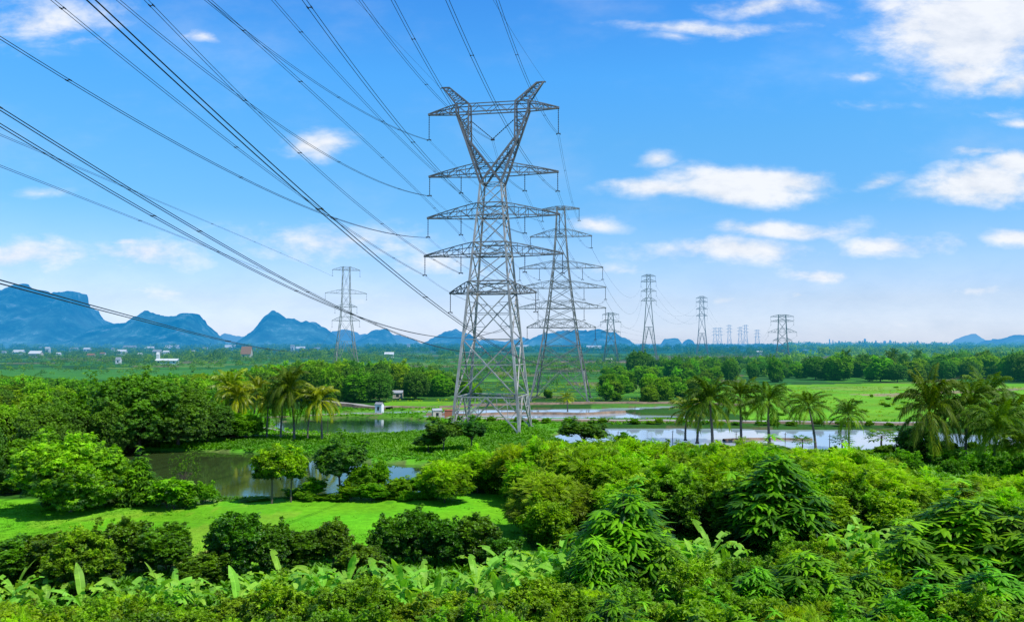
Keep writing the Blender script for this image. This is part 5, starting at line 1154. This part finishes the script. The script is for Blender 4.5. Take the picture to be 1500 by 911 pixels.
vl = [(27, 520, 16, 5, 'white', 'white'), (52, 524, 18, 6, 'cream', 'white'), (69, 519, 7, 11, 'white', 'white'), (108, 516, 12, 7, 'white', 'tin'), (127, 517, 10, 8, 'white', 'white'), (133, 526, 11, 5, 'cream', 'tileroof'), (178, 520, 14, 6, 'white', 'white'), (190, 514.5, 19, 8, 'white', 'tin'),
      (219, 515, 13, 8, 'cream', 'white'), (230, 520, 13, 6, 'cream', 'tin'), (243, 521, 9, 6, 'white', 'white'), (252, 514, 20, 8, 'white', 'white'), (165, 517, 5, 9, 'white', 'tin'), (5, 521, 6, 6, 'white', 'tin'), (338, 513.5, 18, 9, 'white', 'white'), (428, 516, 6, 14, 'white', 'tin'), (440, 514.5, 14, 7, 'white', 'white'), (464, 514, 9, 6, 'white', 'tin'),
      (570, 524, 14, 5, 'white', 'white'), (700, 513.5, 14, 7, 'white', 'white'), (762, 513.5, 26, 6, 'white', 'white'), (598, 514.5, 5, 16, 'white', 'tin'), (870, 513.5, 22, 6, 'white', 'white'), (1415, 511.5, 9, 10, 'white', 'white'), (1490, 512.5, 15, 8, 'cream', 'white'), (1268, 513.5, 9, 7, 'white', 'tin'), (1113, 519, 9, 4, 'white', 'white'), (1330, 512.5, 8, 8, 'white', 'white'), (1380, 513, 7, 8, 'cream', 'tin'), (1465, 515, 8, 8, 'white', 'tin'), (1180, 513, 10, 6, 'white', 'white'), (60, 514, 8, 8, 'white', 'tin'), (300, 515, 8, 8, 'white', 'tin'), (85, 523, 7, 5, 'white', 'white'), (150, 523, 8, 5, 'white', 'tileroof'), (205, 524, 7, 5, 'white', 'white'), (282, 520, 7, 6, 'white', 'white')]
for px, py, w, h, wl, rf in vl: house(px, py, w * .9, h * 1.15, wl, rf, ('small pale house among the trees of the far village' if px < 500 else 'small pale building in the far haze of the plain'), 'village houses under the hills' if px < 500 else 'buildings in the far haze', win=h > 6)
# tower blocks on the skyline
for i, (px, w, ty) in enumerate(((1216, 1.2, 497), (1221, 1.0, 498.5), (1268, 2.4, 496.5), (1284, 1.6, 499), (1297, 3, 499.5), (1305, 2, 498.5), (1345, 1.5, 499), (1230, 2, 499.5))):
    D = 5200; x = gx(px, D); ww = w * D / F; h = topz(ty, D); root = empty('tower_block', (x, D, 0)); tag(root, 'faint tower block on the hazy skyline at the right', 'building', 'tower blocks on the skyline')
    mb = MB(); mb.box(-ww / 2, ww / 2, -ww / 2, ww / 2, 0, h); mb.box(-ww / 4, ww / 4, -ww / 4, ww / 4, h + .02, h * 1.06); mb.build('wall', M['greyroof'], root)
    for f_ in range(3): mb = MB(); mb.box(-ww * .4, ww * .4, -ww / 2 - .3, -ww / 2 - .02, h * (.3 + .2 * f_), h * (.36 + .2 * f_)); mb.build('window_band', M['window'], root)
# stakes and poles in the ponds
for i, (px, py, hh) in enumerate(((712, 604, 2.2), (735, 603, 2.2), (1078, 650, 2.6), (1215, 652, 2.4), (480, 622, 2.0), (930, 603, 1.8), (905, 641, 1.5), (1150, 645, 1.8), (985, 640, 1.6))):
    x, y = gnd(px, py); mb = MB(); mb.tube([(x, y, -1.6), (x + .05, y, hh * .5), (x + .12, y, hh)], [.09, .08, .06], 6); mb.tube([(x - .25, y, hh * .8), (x + .35, y, hh * .8)], .04, 5)
    o = mb.build('wooden_stake', M['bark'], None); tag(o, 'thin wooden stake standing in the shallow pond water', 'stake', 'stakes in the ponds')
print('placed', len(placed))
